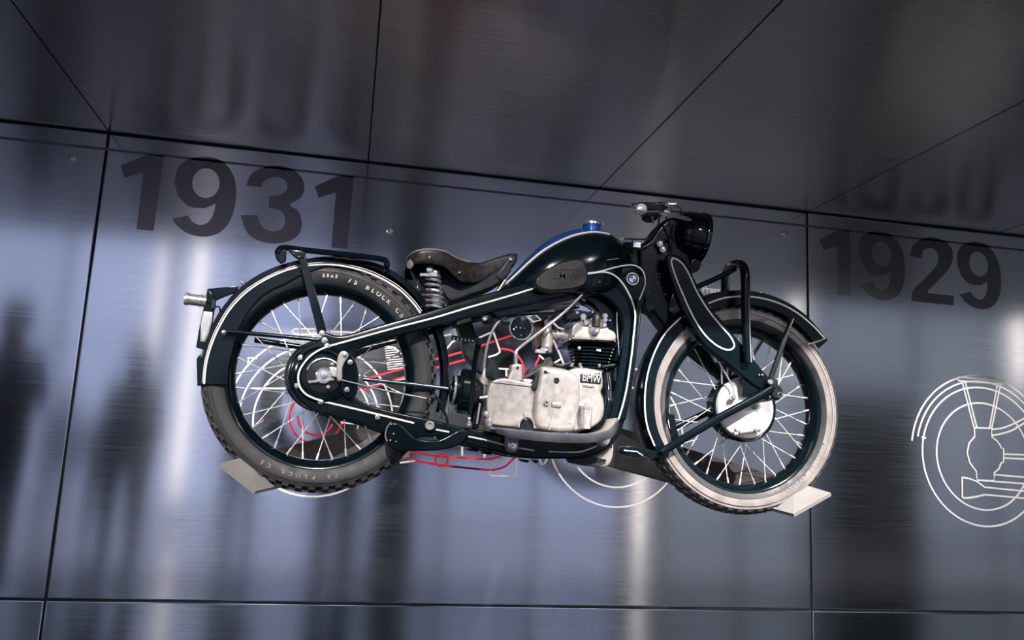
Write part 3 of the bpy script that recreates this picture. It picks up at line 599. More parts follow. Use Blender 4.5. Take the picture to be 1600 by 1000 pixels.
# ---- tank
st = [ # ridge(x,y), stripe(x,y), bottom(x,y), half width
    ((777, 455), (779, 454), (780, 458), .030), ((786, 444), (790, 444.5), (793, 455), .060), ((800, 429), (806, 430), (810, 452), .085), ((820, 408), (826, 411), (828, 452), .105), ((843, 386), (848, 393), (850, 452), .120),
    ((868, 370), (872, 379), (872, 455), .128), ((893, 361), (896, 369), (895, 456), .130), ((918, 358), (920, 364), (918, 458), .130), ((940, 360), (940, 364.5), (938, 456), .126), ((958, 368), (956, 369), (955, 452), .115), ((972, 380), (970, 381), (968, 447), .098), ((981, 393), (979, 394), (978, 440), .075), ((985, 405), (984, 406), (983, 430), .04)]
def tank_sec(i):
    (rx, ry), (sx, sy), (bx, by), hw = st[i]
    rd = W(rx, ry, 0); sp_ = W(sx, sy, hw*.62); bt = W(bx, by, hw*.86); o = []
    mid = [V((sp_.x*(1-k)+bt.x*k, 0, 0)) for k in (.25, .6)]
    half = [rd, W(rx*.55+sx*.45, ry*.62+sy*.38, hw*.32), sp_,
            V((sp_.x*.8+bt.x*.2, D0-hw*.9, sp_.z*.78+bt.z*.22)), V((sp_.x*.5+bt.x*.5, D0-hw, sp_.z*.5+bt.z*.5)), V((sp_.x*.15+bt.x*.85, D0-hw*.97, sp_.z*.12+bt.z*.88)), V((bt.x, D0-hw*.80, bt.z-.004)), V((bt.x, D0-hw*.3, bt.z))]
    return half
H = [tank_sec(i) for i in range(len(st))]
def refine(L, n):                       # smooth along stations
    cols = [smooth([l[j] for l in L], n) for j in range(len(L[0]))]
    return [[c[i] for c in cols] for i in range(len(cols[0]))]
Hr = refine(H, 4)
mir = lambda p: V((p.x, 2*D0-p.y, p.z))
def section(h, k0=0, k1=None, n=4):
    s = smooth(h, n); return s
L = []
for h in Hr:
    s_ = section(h); L.append(s_+[mir(p) for p in reversed(s_[1:])])
tank = P_(MB().loops(L, True), 'fuel_tank', BLACK, ang=60, label='black teardrop fuel tank')
L = []
for h in Hr[:36]:
    s_ = section(h)[:9]; nrmz = V((0, 0, .0022)); L.append([p+nrmz+V((0, -.0006*min(1, j/6), 0)) for j, p in enumerate(s_)])
L = [list(reversed([mir(p) for p in l[1:]]))+l for l in L]
P_(MB().loops(L, False, False), 'blue_panel', BLUE, tank, ang=60)
P_(MB().tube([section(h)[8]+V((0, -.001, .0015)) for h in Hr[:36]], .0034, 8), 'pinstripe', WHITE, tank); P_(MB().tube([mir(section(h)[8])+V((0, .001, .0015)) for h in Hr[:36]], .0034, 8), 'pinstripe', WHITE, tank)
cc = W(924, 361, .0)
cap = P_(MB().lathe(cc, (0, 0, 1), [(.031, -.02), (.029, .0), (.030, .017), (.0004, .017)], 32), 'filler_neck', BLUE, tank)
P_(MB().lathe(cc, (0, 0, 1), [(.031, .015), (.0352, .017), (.0352, .024), (.032, .028), (.018, .031), (.0004, .032)], 32), 'filler_cap', CHROME, tank)
P_(MB().ball(W(941, 351, .0), .007), 'cap_latch', CHROME, tank)
pad_o = smooth(WP([(836, 441), (838, 433), (850, 423), (868, 413), (886, 406), (902, 404), (912, 407), (918, 417), (920, 429), (918, 440), (911, 447), (899, 452), (880, 455), (860, 456), (845, 453), (838, 448)], .145), 4, True)
pad = P_(MB().plate(pad_o, .03, [(.010, 0), (.005, .001), (.002, .004), (0, .009)]), 'knee_pad', PADRUB, tank, label='ribbed black rubber knee pad')
m = MB(); O2 = [(p.x, p.z) for p in pad_o]; zs = [p.z for p in pad_o]; xs = [p.x for p in pad_o]
def inside(x, z):
    c = False; n = len(O2)
    for i in range(n):
        (x1, z1), (x2, z2) = O2[i], O2[i-1]
        if (z1 > z) != (z2 > z) and x < (x2-x1)*(z-z1)/(z2-z1)+x1: c = not c
    return c
gc = W(883, 430, .145); yp = gc.y
for k in range(-26, 27):                                 # diagonal rubber ribs
    run = []
    for j in range(-60, 61):
        dd = j*.0024; x = gc.x+k*.0056+dd*.72; z = gc.z+dd*.70-k*.0002
        core = abs(x-gc.x) < .040 and abs(z-gc.z-(x-gc.x)*.10) < .015
        ok = inside(x, z) and inside(x+.007, z) and inside(x-.007, z) and inside(x, z+.006) and inside(x, z-.006) and not core
        if ok: run.append(V((x, yp-.0004, z)))
        if (not ok or j == 60) and len(run) > 1: m.ribbon([run[0], run[-1]], .0026, .0028)
        if not ok: run = []
P_(m, 'pad_ribs', mat('rib_rubber', (.040, .036, .035), .42, 0, noise=60, cvar=.2), pad, kind='stuff', ang=20)
text_at(MB(), 'BMW', .036, gc+V((0, -.0005, 0)), .08, .0030, .0005).build('raised_lettering', PADRUB, pad, origin=BASE, ang=5)
m = MB().ball(W(925, 439.5, .12), .0048).ball(W(936, 440.5, .12), .0055); P_(m, 'tank_bolt', CHROME, tank)
P_(MB().bar(W(948, 406.5, .128), W(967, 404, .122), .0022, .002), 'tank_seam', ALUP, tank)
# ---- gusset behind the cylinder head and under-tank shields
gus = P_(MB().plate(smooth(WP([(905, 456), (935, 459), (958, 470), (971, 488), (976, 512), (966, 540), (952, 545), (946, 520), (938, 492), (925, 472), (905, 463)], .06), 3, True), .006), 'frame_gusset', BLACK)
P_(MB().plate(smooth(WP([(770, 485), (800, 476), (840, 463), (880, 455), (905, 456), (905, 464), (880, 470), (850, 480), (815, 488), (780, 494)], .085), 3, True), .10), 'tank_tunnel', BLACK)
P_(MB().plate(WP([(815, 474), (838, 462), (846, 466), (836, 478)], .088), .01), 'tunnel_patch', BROWN)
P_(MB().tube(smooth(WP([(955, 468, .05), (969, 490, .05), (975, 510, .05), (966, 545, .05), (962, 565, .05)]), 4), .012, 10), 'frame_brace', BLACK)
# ---- saddle
sd = [ # x, top y, half width, skirt depth (px)
    (636, 407, .055, 8), (640, 399, .098, 15), (650, 392.5, .122, 17), (665, 389.5, .128, 19), (682, 390, .126, 20), (697, 393.5, .116, 22), (708, 400, .100, 26), (720, 405.5, .082, 31), (735, 409, .062, 30), (750, 410.5, .048, 26), (765, 406, .042, 22), (785, 399.5, .038, 17), (800, 396, .034, 13), (808, 397, .022, 8)]
rows = []
for x, y, hw, dp in sd:
    t = W(x, y, hw*.8); z0 = t.z; a = []
    zr = z0-(.010 if x < 700 else .0)
    a = [V((W(x, y, 0).x, D0, zr)), V((t.x, D0-hw*.5, zr+.001)), V((t.x, D0-hw*.82, z0)), V((t.x, D0-hw*.98, z0-.006)), V((t.x, D0-hw, z0-.018)), V((W(x, y+dp, hw).x, D0-hw*.97, W(x, y+dp, hw).z))]
    rows.append(a)
rows = refine(rows, 4); L = []
for a in rows:
    s_ = smooth(a, 3); full = [mir(p) for p in reversed(s_[1:])]+s_
    inn = [V((p.x, D0+(p.y-D0)*.965, p.z-.004)) for p in full]; L.append(full+inn[::-1])
sad = P_(MB().loops(L, True), 'saddle', LEATHER, ang=50, label='dark leather saddle')
P_(MB().tube(smooth([W(x, y+.3, hw*.97) for x, y, hw, dp in sd[:9]], 4), .0036, 8), 'saddle_piping', ALU, sad)
under = P_(MB().plate(smooth(WP([(652, 416), (668, 411), (690, 412), (706, 424), (720, 437), (760, 425), (792, 404), (804, 402), (806, 411), (798, 422), (790, 436), (764, 452), (735, 462), (708, 471), (699, 467), (686, 452), (670, 452), (656, 440)], .035), 3, True), .075, castprof(.006)), 'saddle_pan', DARK, sad)
P_(MB().plate(smooth(WP([(641, 414), (652, 408), (664, 409), (668, 440), (660, 441), (648, 432)], .02), 3, True), .04), 'pan_back', DARK, sad)
P_(MB().plate(WP([(776, 430), (797, 402), (805, 398), (807, 408), (800, 416), (799, 424), (784, 440)], .042), .08), 'nose_bracket', DARK, sad)
m = MB()
for x, y in ((671, 402), (718, 426)): m.ball(W(x, y, .125 if x < 700 else .09), .0042)
m.lathe(W(797.5, 405, .045), YAX, [(.006, 0), (.006, .004), (.004, .005), (.0035, .002), (.0004, .002)], 16); P_(m, 'saddle_rivet', CHROME, sad)
P_(MB().lathe(W(641.5, 413, .10), V((-.75, -.65, 0)), [(.0135, 0), (.0135, .003), (.011, .004), (.0004, .004)], 24), 'saddle_badge', ALU, sad)
for (x0, y0, x1, y1, yo) in ((676, 424, 681, 483, .07), (664, 430, 664, 484, -.07)):
    pts = []
    for k in range(281):
        t = k/280; a = t*2*math.pi*7; p = W(x0+(x1-x0)*t, y0+(y1-y0)*t, yo); rr = .0235*(.82+.30*t)
        pts.append(p+V((math.cos(a)*rr, math.sin(a)*rr, 0)))
    P_(MB().tube(pts, .0042, 7), 'saddle_spring', CHROME, sad)
P_(MB().lathe(W(671, 421, .09), YAX, [(.010, -.01), (.010, .006), (.006, .008), (.0004, .008)], 16).lathe(W(680, 426, .09), YAX, [(.008, -.01), (.008, .004), (.005, .006), (.0004, .006)], 16).bar(W(656, 430, .09), W(682, 431, .09), .008, .01), 'spring_clamp', CHROME, sad)
m = MB(); m.tube(WP([(790, 437, .05), (780, 452, .05), (774, 459, .05)]), .004, 8).tube(WP([(788, 434, -.02), (776, 456, -.02)]), .004, 8); P_(m, 'saddle_link', ALUP, sad)
P_(MB().lathe(W(683, 481, .07), (0, 0, 1), [(.026, -.006), (.028, 0), (.024, .006), (.0004, .006)], 20), 'spring_seat', BLACK, sad)
# ---- headlamp, steering head, handlebar
hx = V((.985, .0, -.12)).normalized(); hc = W(1061, 366, .0)
hl = P_(MB().lathe(hc, hx, [(.0004, -.035), (.03, -.033), (.058, -.022), (.074, -.002), (.081, .02), (.083, .045), (.083, .066)], 40), 'headlamp', BLACK, label='black headlamp shell')
P_(MB().lathe(hc, hx, [(.083, .062), (.0875, .064), (.0885, .072), (.086, .079), (.079, .082)], 44), 'headlamp_rim', mat('dark_chrome', (.06, .08, .10), .08, 1, noise=10, cvar=.1), hl)
P_(MB().lathe(hc, hx, [(.080, .080), (.06, .088), (.03, .092), (.0004, .093)], 36), 'lens', mat('lens_glass', (.6, .65, .7), .08, 0, noise=10, cvar=.05), hl)
m = MB(); m.bar(W(1103, 355, .06), W(1106, 375, .06), .006, .004); m.ball(W(1097, 386, .06), .005); P_(m, 'rim_clip', CHROME, hl)
m = MB(); m.plate(smooth(WP([(1000, 384), (1014, 375), (1030, 352), (1046, 340), (1062, 345), (1072, 380), (1082, 412), (1078, 424), (1066, 432), (1050, 470), (1046, 510), (1040, 512), (1022, 488), (1008, 478), (1002, 440), (1000, 410)], .035), 3, True), .07, castprof(.01)); sth = P_(m, 'steering_head', BLACK)
m = MB(); m.plate(smooth(WP([(1082, 405), (1092, 404), (1096, 412), (1090, 424), (1076, 424)], .03), 3, True), .06); P_(m, 'lamp_bracket', BLACK, sth)
m = MB()
for x, y in ((1031, 381), (1035.5, 389.5)): m.hexnut(W(x, y, .05), .0078, .008, YAX)
P_(m, 'steering_nut', CHROME, sth)
m = MB()
for x, y in ((1036, 363), (1083.5, 389.5), (1009, 428), (1030, 428), (1031, 433), (1028, 442), (1039, 460), (1013, 456), (1052, 411)): m.ball(W(x, y, .052), .0022)
P_(m, 'head_rivet', CHROME, sth)
P_(MB().plate(WP([(1010, 468), (1020, 484), (1014, 487), (1007, 476)], .05), .05).plate(WP([(1005, 472), (1030, 480), (1024, 483), (1013, 487)], .045), .05), 'steering_lock', DARK, sth)
m = MB()
for P in ([(1040, 338, .06), (1046, 350, .06), (1050, 372, .05), (1050, 392, .05)], [(1060, 345, .06), (1054, 362, .06), (1043, 376, .05)], [(1048, 367, .06), (1055, 378, .06), (1058, 390, .06)], [(1030, 341, .08), (1026, 360, .07), (1012, 373, .06), (974, 373, .05)], [(975, 384, .06), (1000, 390, .06), (1020, 380, .06)]): m.tube(smooth(WP(P), 5), .0026, 8)
P_(m, 'control_cable', DARK, sth)
P_(MB().tube(WP([(967, 373.5), (974, 373)], .05), .0042, 8), 'cable_ferrule', CHROME, sth)
P_(MB().box(W(990, 378, .06), W(999, 388, .05)), 'damper_clip', CHROME, sth); P_(MB().tube(WP([(988, 376, .05), (987, 390, .05), (1004, 384, .05)]), .003, 8), 'damper_bracket', DARK, sth)
P_(MB().plate(smooth(WP([(972, 380), (984, 378), (1000, 383), (1014, 376), (1016, 388), (1002, 404), (1000, 420), (988, 412), (982, 396)], .02), 3, True), .04), 'head_lug', BLACK, sth)
# handlebar: one tube, bars swept back to both grips
hb = P_(MB().tube(smooth([W(1038, 328, .33), W(1041, 327, .25), W(1043, 325, .14), W(1044, 330, .06), W(1046, 334, 0), W(1042, 330, -.06), W(1036, 327, -.14), W(1030, 325, -.25), W(1024, 323, -.33)], 6), .0125, 12), 'handlebar', BLACK)
g0, g1 = W(1002, 327, .47), W(1036, 327, .335)
P_(MB().tube([g0, g0.lerp(g1, .2), g0.lerp(g1, .8), g1], [.0135, .0155, .0155, .014], 14), 'grip', BLACK, hb); P_(MB().tube([W(1000, 322, -.44), W(1024, 323, -.32)], .016, 12), 'grip', RUBBER, hb)
d = (g0-g1).normalized(); P_(MB().lathe(g0, d, [(.0145, -.004), (.0155, .004), (.013, .014), (.006, .026), (.0004, .030)], 20), 'bar_end', CHROME, hb)
P_(MB().lathe(g1, -d, [(.016, -.004), (.018, 0), (.018, .02), (.015, .024), (.013, .024)], 20), 'lever_clamp', CHROME, hb)
P_(MB().lathe(W(1026, 330, .36), V((1, .15, .03)), [(.0085, 0), (.0095, .004), (.0095, .036), (.008, .04), (.0004, .041)], 16), 'lever_pivot', CHROME, hb)
P_(MB().tube(smooth(WP([(1010, 331, .40), (1028, 331.5, .38), (1050, 336, .34), (1068, 340.5, .30), (1080, 343, .27)]), 5), [.0045, .0045]+[.0062]*16+[.005, .004, .002], 8, flat=.6), 'brake_hand_lever', CHROME, hb)
P_(MB().plate(smooth(WP([(1010, 320), (1020, 316), (1034, 317), (1038, 330), (1030, 340), (1014, 338)], .30), 3, True), .05), 'throttle_drum', BLACK, hb)
P_(MB().tube(WP([(1019, 338), (1020.5, 349)], .33), .0032, 8), 'cable_ferrule', CHROME, hb)
P_(MB().bar(W(1040, 319, .2), W(1056, 319, .2), .004, .004).tube(WP([(1039, 319, .2), (1039, 332, .2)]), .002, 6), 'air_lever', CHROME, hb)
m = MB()
for x, y in ((1041, 329), (1043, 326), (1046, 322), (1047, 324)): m.ball(W(x, y, .22), .004)
P_(m, 'lever_screw', CHROME, hb)
P_(MB().tube(smooth(WP([(1052, 322, .15), (1062, 324, .15), (1064, 332, .14), (1062, 340, .1)]), 4), .0018, 6), 'control_cable', DARK, hb)
P_(MB().lathe(W(1032, 322, .0), (0, 0, 1), [(.0004, -.01), (.025, -.01), (.028, 0), (.02, .008), (.0004, .01)], 20), 'steering_damper_knob', DARK, hb)
P_(MB().ball(W(992, 322, -.46), .014), 'bar_end', CHROME, hb)
# ---- front fork
fk_o = [(1042, 398), (1050, 397), (1064, 401), (1077, 416), (1086, 436), (1098, 458), (1114, 482), (1132, 504), (1152, 528), (1172, 553), (1192, 578), (1205, 594), (1206, 606), (1196, 610), (1182, 605), (1162, 590), (1140, 571), (1118, 554), (1100, 538), (1082, 512), (1066, 482), (1052, 446), (1043, 415)]
fk = P_(MB().plate(smooth(WP(fk_o, .085), 4, True), .022, castprof(.007)), 'front_fork', BLACK, label='black pressed-steel fork blade with white lining')
P_(MB().plate(smooth([p+V((0, .15, 0)) for p in WP(fk_o, .085)], 4, True), .02), 'fork_blade', BLACK, fk)
loop = [(1050, 404.5), (1049, 411), (1052, 422), (1058, 439), (1066, 458), (1076, 481), (1088, 504), (1102, 524), (1118, 538.5), (1133, 546), (1143, 545.5), (1147, 539), (1141, 526), (1126, 509), (1110, 489.5), (1098, 472), (1088, 454.5), (1080.5, 438), (1075, 426), (1067, 413.5), (1059, 406.5), (1053, 404)]
P_(MB().ribbon(smooth(WP(loop, .0855), 5, True), .0048, .0015, True), 'pinstripe', WHITE, fk)
m = MB()
for x, y in ((1060, 443), (1068, 463), (1082, 435), (1091, 454), (1110, 480), (1118, 490), (1126, 507), (1139, 522)): m.ball(W(x, y, .086), .0026)
P_(m, 'fork_rivet', CHROME, fk)
P_(MB().plate(WP([(1160, 584), (1186, 590), (1188, 612), (1180, 616), (1161, 616)], .078), .014), 'link_plate', BLACK, fk)
bs = P_(MB().lathe(W(1203, 600, .075), YAX, [(.0004, -.02), (.018, -.02), (.018, .018), (.014, .026), (.0004, .027)], 20).lathe(W(1208, 614, .07), YAX, [(.0004, -.02), (.024, -.02), (.024, .018), (.018, .024), (.0004, .024)], 20), 'axle_boss', DARK, fk)
m = MB().lathe(W(1203, 597, .105), YAX, [(.0085, -.004), (.0085, .004), (.006, .006), (.0004, .006)], 18).lathe(W(1217, 617, .085), YAX, [(.010, 0), (.010, .008), (.007, .010), (.005, .004), (.0004, .004)], 18); m.ball(W(1197, 615, .095), .003).ball(W(1203, 620, .095), .003).ball(W(1186, 586, .09), .0035).ball(W(1191, 586, .09), .0035)
P_(m, 'axle_bolt', CHROME, fk)
P_(MB().lathe(W(1181, 633, .058), YAX, [(.014, 0), (.014, .008), (.011, .010), (.0004, .010)], 20), 'axle_end', ALU, fk)
P_(MB().tube(WP([(1206, 607, .10), (1190, 617, .098), (1120, 655, .085), (1060, 690, .075), (1034, 707, .068)]), .0125, 10, flat=.55), 'mudguard_stay', BLACK, fm); P_(MB().tube(WP([(1116, 640), (1054, 668)], -.07), .011, 10, flat=.5), 'mudguard_stay', BLACK, fm)
P_(MB().plate(WP([(1046, 646), (1054, 648), (1062, 690), (1050, 696)], .056), .006), 'stay_tab', BLACK, fm)
P_(MB().tube(WP([(1237.5, 498, .07), (1228, 522, .075), (1204, 592, .08)]), [.0072, .0082, .0088], 12), 'mudguard_stay', mat('polished_black', (.02, .024, .028), .2, .4, noise=10, cvar=.1), fm)
P_(MB().tube(WP([(1241, 495, .068), (1230, 500, .068)]), .004, 8), 'stay_clip', DARK, fm)
P_(MB().tube(WP([(1224, 540, .0), (1216, 600, .02)]), .0022, 8).tube(WP([(1190, 533, -.07), (1176, 556, -.07)]), .0065, 8), 'thin_stay', ALUP, fm)
hp = P_(MB().tube(smooth(WP([(1168, 566, .098), (1166.5, 530, .098), (1165, 480, .098), (1164.5, 440, .098), (1163, 421, .092), (1157, 413, .070), (1148, 413, .03), (1139, 418, -.02), (1134, 428, -.055), (1133, 440, -.06), (1133, 475, -.06)]), 5), .0145, 14), 'fork_hoop', BLACK)
m = MB().hexnut(W(1154, 409, .05), .008, .008, V((0, -.3, 1))).bar(W(1136, 414, .02), W(1143, 412, .02), .006, .01); P_(m, 'hoop_nut', CHROME, hp)
P_(MB().tube(WP([(1150, 419, .06), (1130, 430, .03), (1090, 448, .02)]), .0085, 10), 'hoop_brace', BLACK, hp)
P_(MB().lathe(W(1133, 430, -.05), V((-.3, -1, .2)), [(.0004, 0), (.006, 0), (.006, .03), (.0004, .03)], 12), 'brace_bolt', CHROME, hp)
# spring, brake cable and small rods inside the fork
P_(MB().lathe(W(1078, 510, .04), V((.45, 0, -.9)), [(.0004, 0), (.011, 0), (.011, .006), (.009, .008), (.013, .034), (.020, .046), (.0004, .047)], 20), 'cable_adjuster', ALU, fk)
m = MB().tube(WP([(1093, 536, .04), (1110, 544, .05), (1126, 570, .055), (1136, 588, .062), (1145, 604, .065), (1147, 618, .065)]), [.005, .005, .0045, .003, .0024, .0024], 8); P_(m, 'brake_cable', ALUP, fk)
P_(MB().tube(WP([(1108, 543, .045), (1120, 566, .055)]), .0075, 10), 'cable_sleeve', CHROME, fk)
P_(MB().tube(WP([(1127, 566, .05), (1128, 600, .05)]), .0028, 8).tube(WP([(1137, 560, .05), (1137, 592, .05)]), .0025, 8), 'return_rod', ALUP, fk)
P_(MB().hexnut(W(1145, 621, .062), .0075, .008).ball(W(1141, 624, .062), .006), 'cable_nut', CHROME, fk)
P_(MB().plate(smooth(WP([(1078, 548), (1098, 542), (1128, 580), (1124, 592), (1118, 588)], .0), 3, True), .012), 'fork_link', BLACK, fk)
P_(MB().plate(smooth(WP([(972, 702), (985, 697), (1030, 706), (1038, 712), (1026, 717), (1010, 712), (990, 714), (978, 710)], .05), 3, True), .05), 'lower_mount', BLACK, fm); P_(MB().tube(WP([(975, 704), (995, 706), (1004, 712)], .054), .0026, 8), 'mount_pin', CHROME, fm)
# ---- engine
eng = P_(MB().plate(smooth(WP([(902, 574), (938, 579), (942, 583), (943, 604), (940, 612), (944, 624), (945, 642), (941, 656), (930, 666), (915, 671), (890, 672), (880, 640), (880, 590)], .085), 3, True), .17, castprof(.010)), 'crankcase', ALU, label='grey cast-aluminium crankcase')
P_(MB().plate(smooth(WP([(845, 574), (854, 571.5), (876, 574), (893, 579), (902, 585), (907, 594), (908, 616), (907, 636), (902, 655), (899, 671), (878, 674), (855, 671), (841, 667), (836, 655), (835, 635), (838, 612), (842, 590)], .118), 3, True), .16, [(.020, 0), (.013, .001), (.0075, .0035), (.003, .008), (.0005, .014), (0, .018)]), 'engine_cover', ALU, eng, label='smooth aluminium engine side cover')
P_(MB().ribbon(smooth(WP([(864, 580), (866, 605), (864, 640), (858, 672)], .1185), 5), .0014, .0012), 'cover_seam', ALUP, eng)
P_(MB().lathe(W(869.5, 594.5, .1185), YAX, [(.0085, 0), (.0085, .002), (.006, .0022), (.0055, .0004), (.0004, .0004)], 20), 'inspection_hole', DARK, eng)
P_(MB().tube(WP([(862, 632), (876, 632.5)], .117), [.008, .0095], 14).lathe(W(853.5, 629.5, .118), YAX, [(.008, -.004), (.008, .006), (.006, .008), (.0004, .005)], 14), 'cover_boss', ALU, eng)
m = MB()
for x, y in ((852, 580.5), (853.5, 629.5)): m.hexnut(W(x, y, .12), .0042, .005, YAX, False)
P_(m, 'cover_screw', DARK, eng)
P_(MB().plate(smooth(WP([(764, 604), (770, 595), (784, 590.5), (800, 592), (822, 597), (842, 602), (846, 612), (846, 660), (838, 670), (800, 667), (770, 663), (763, 655), (760, 630)], .095), 3, True), .17, castprof(.006)), 'gearbox', ALU, eng, label='pale cast gearbox housing')
P_(MB().ribbon(WP([(768, 597.5), (835, 605)], .0955), .0016, .001), 'gearbox_seam', DARK, eng)
P_(MB().plate(smooth(WP([(793, 598), (798, 580), (799, 571), (804, 568.5), (814, 568.5), (817, 573), (817, 592), (820, 600)], .070), 3, True), .035, castprof(.006)), 'selector_tower', ALU, eng); P_(MB().ball(W(809, 574.5, .072), .0038), 'tower_screw', DARK, eng)
m = MB()
for x, y in ((786, 592), (791, 593)): m.ball(W(x, y, .085), .006)
P_(m, 'filler_plug', DARK, eng)
P_(MB().plate(smooth(WP([(832, 606), (836, 592), (844, 578), (847, 584), (843, 596), (840, 607)], .11), 3, True), .02), 'case_lug', DARK, eng)
P_(MB().ball(W(760, 647, .085), .011).ball(W(764, 660, .08), .020, sc=(.7, 1, 1)), 'gearbox_plug', ALU, eng)
bpl = P_(MB().plate(WP([(907, 584), (940, 587), (939, 600), (907, 597)], .0885), .004), 'name_plate', DARK, eng); text_at(MB(), 'BMW', .032, W(924, 591.8, .0900), -.07, .0014, .0005, .76).build('raised_lettering', ALUP, bpl, origin=BASE)
P_(MB().plate(WP([(911, 599.5), (930, 601.5), (929, 606), (911, 604)], .0885), .004), 'number_pad', ALUP, eng)
P_(MB().lathe(W(915.5, 637, .095), (0, 0, 1), [(.0004, -.062), (.016, -.062), (.019, -.03), (.018, -.006), (.020, -.004), (.020, .004), (.014, .008), (.010, .014), (.0004, .014)], 20), 'oil_filler', ALUP, eng)
P_(MB().tube(smooth(WP([(948, 585, .04), (951, 610, .05), (951, 630, .06), (946, 650, .06), (934, 667, .05)]), 5), .022, 14), 'front_pipe', BLACK, eng)
P_(MB().lathe(W(951, 596, .045), YAX, [(.0004, -.05), (.022, -.05), (.022, .0), (.018, .008), (.0004, .009)], 24), 'breather', ALU, eng)
# cylinder: black fins, silver head
cax = V((-.05, .0, 1)).normalized(); cyl = P_(MB().cyl(W(922, 580, .0), W(926, 530, 0), .048, 28), 'cylinder', BLACK)
for k in range(9):
    t = k/8; c = W(919.5+6.5*t, 577-39*t, .0); hw = .058+.013*t
    fin = [V((c.x+a*hw*sx, c.y+b*hw, c.z)) for a, b, sx in ((-1, -.55, 1), (-.55, -1, 1), (.55, -1, 1), (1, -.55, 1), (1, .55, 1), (.55, 1, 1), (-.55, 1, 1), (-1, .55, 1))]
    fin = smooth(fin, 4, True); cc_ = V((c.x, c.y, c.z))
    lo, hi = [p-V((0, 0, .0019)) for p in fin], [p+V((0, 0, .0019)) for p in fin]
    P_(MB().loops([[q_.lerp(cc_, .03)-V((0, 0, .0006)) for q_ in lo], lo, hi, [q_.lerp(cc_, .03)+V((0, 0, .0006)) for q_ in hi]], True), 'fin', BLACK, cyl, ang=50)
P_(MB().ball(W(905, 544, .075), .006).bar(W(931, 547, .075), W(938, 548, .075), .007, .006), 'fin_bolt', ALUP, cyl)
hd = P_(MB().plate(smooth(WP([(893, 529), (894, 513), (897, 507), (902, 503), (908, 503), (911, 509), (924, 511), (940, 513), (950, 511), (952, 514), (961, 519), (962, 532), (930, 531), (900, 529)], .07), 2, True), .14, castprof(.006)), 'cylinder_head', ALU, label='pale aluminium cylinder head')
for k in range(2):
    P_(MB().plate(WP([(889, 529+k*6), (962, 532+k*6.5), (962, 534.5+k*6.5), (890, 531.5+k*6)], .074), .145), 'head_fin', ALUP if k == 0 else BLACK, hd)
P_(MB().lathe(W(929.5, 516, .075), V((.1, -1, -.2)), [(.017, -.02), (.017, .004), (.014, .006), (.010, .006), (.010, .014), (.006, .018), (.0004, .018)], 6), 'spark_plug', CHROME, hd)
P_(MB().tube(smooth(WP([(931, 510, .085), (932, 496, .085), (930, 487, .07), (920, 480, .06), (905, 470, .05)]), 5), [.0135]*8+[.005]*13, 12), 'plug_cap', RUBBER, hd)
m = MB().plate(smooth(WP([(882, 492), (886, 485), (903, 484), (920, 487), (926, 488), (926, 496), (908, 498), (896, 500), (886, 500)], .066), 3, True), .06, castprof(.004)); P_(m, 'rocker_box', DARK, hd)
m = MB()
for k in range(5): m.lathe(W(881+k*2.6, 491+k*3.6, .05), V((.6, 0, -.8)), [(.0004, 0), (.017, .0), (.017, .003), (.0004, .003)], 16)
P_(m, 'valve_spring', DARK, hd)
for x, y, r in ((911, 495, .011), (915, 504, .009), (945, 494, .010), (945, 500, .009), (944, 508, .008), (901, 489, .006), (952, 501, .004), (926, 488, .007)): P_(MB().lathe(W(x, y, .062), YAX, [(r, -.02), (r, .004), (r*.7, .008), (.0004, .008)], 14), 'head_nut', CHROME, hd)
P_(MB().plate(WP([(906, 494), (921, 492), (923, 500), (941, 498), (943, 513), (908, 510)], .058), .06), 'rocker_support', ALU, hd)
P_(MB().plate(smooth(WP([(943, 492), (955, 495), (962, 508), (965, 516), (950, 514), (943, 510)], .05), 3, True), .05), 'exhaust_port', DARK, hd)
P_(MB().tube(WP([(964, 485), (964, 508), (966, 535), (968, 563)], .075), .0018, 8).ball(W(964, 503, .075), .003), 'cylinder_rod', ALUP, hd)
for x, y in ((906, 572), (908, 577), (936, 573), (893, 572)): P_(MB().hexnut(W(x, y, .072), .005, .008, V((0, -.5, .8)), False), 'cylinder_nut', CHROME, cyl)
P_(MB().plate(WP([(890, 572), (943, 578), (943, 583), (900, 577)], .07), .13), 'cylinder_base', DARK, cyl)
P_(MB().plate(smooth(WP([(944, 545), (966, 548), (966, 572), (945, 580)], .03), 3, True), .05), 'front_shroud', BLACK, cyl); P_(MB().tube(WP([(940, 574), (970, 569)], .06), .006, 8), 'engine_steady', BLACK, cyl)
# carburettor
cb = P_(MB().lathe(W(861, 522, .02), V((1, 0, -.05)), [(.0004, 0), (.013, 0), (.013, .012), (.018, .013), (.018, .018), (.013, .019), (.013, .03), (.017, .031), (.017, .040), (.012, .042), (.014, .07), (.014, .085)], 20), 'carburettor', ALU)
P_(MB().lathe(W(854.5, 551, .03), (0, 0, 1), [(.0004, 0), (.016, .0), (.017, .02), (.017, .045), (.013, .05), (.011, .09), (.013, .095), (.011, .10), (.005, .102), (.005, .118)], 20), 'carb_body', ALU, cb)
P_(MB().plate(smooth(WP([(837, 505), (850, 502), (853, 520), (852, 545), (838, 548), (836, 525)], .0), 3, True), .04), 'carb_float', BROWN, cb)
P_(MB().lathe(W(852, 545, .055), YAX, [(.011, -.02), (.011, .0), (.008, .004), (.005, .002), (.0004, .002)], 16).bar(W(836, 549, .04), W(850, 551, .04), .010, .02), 'carb_bowl', CHROME, cb)
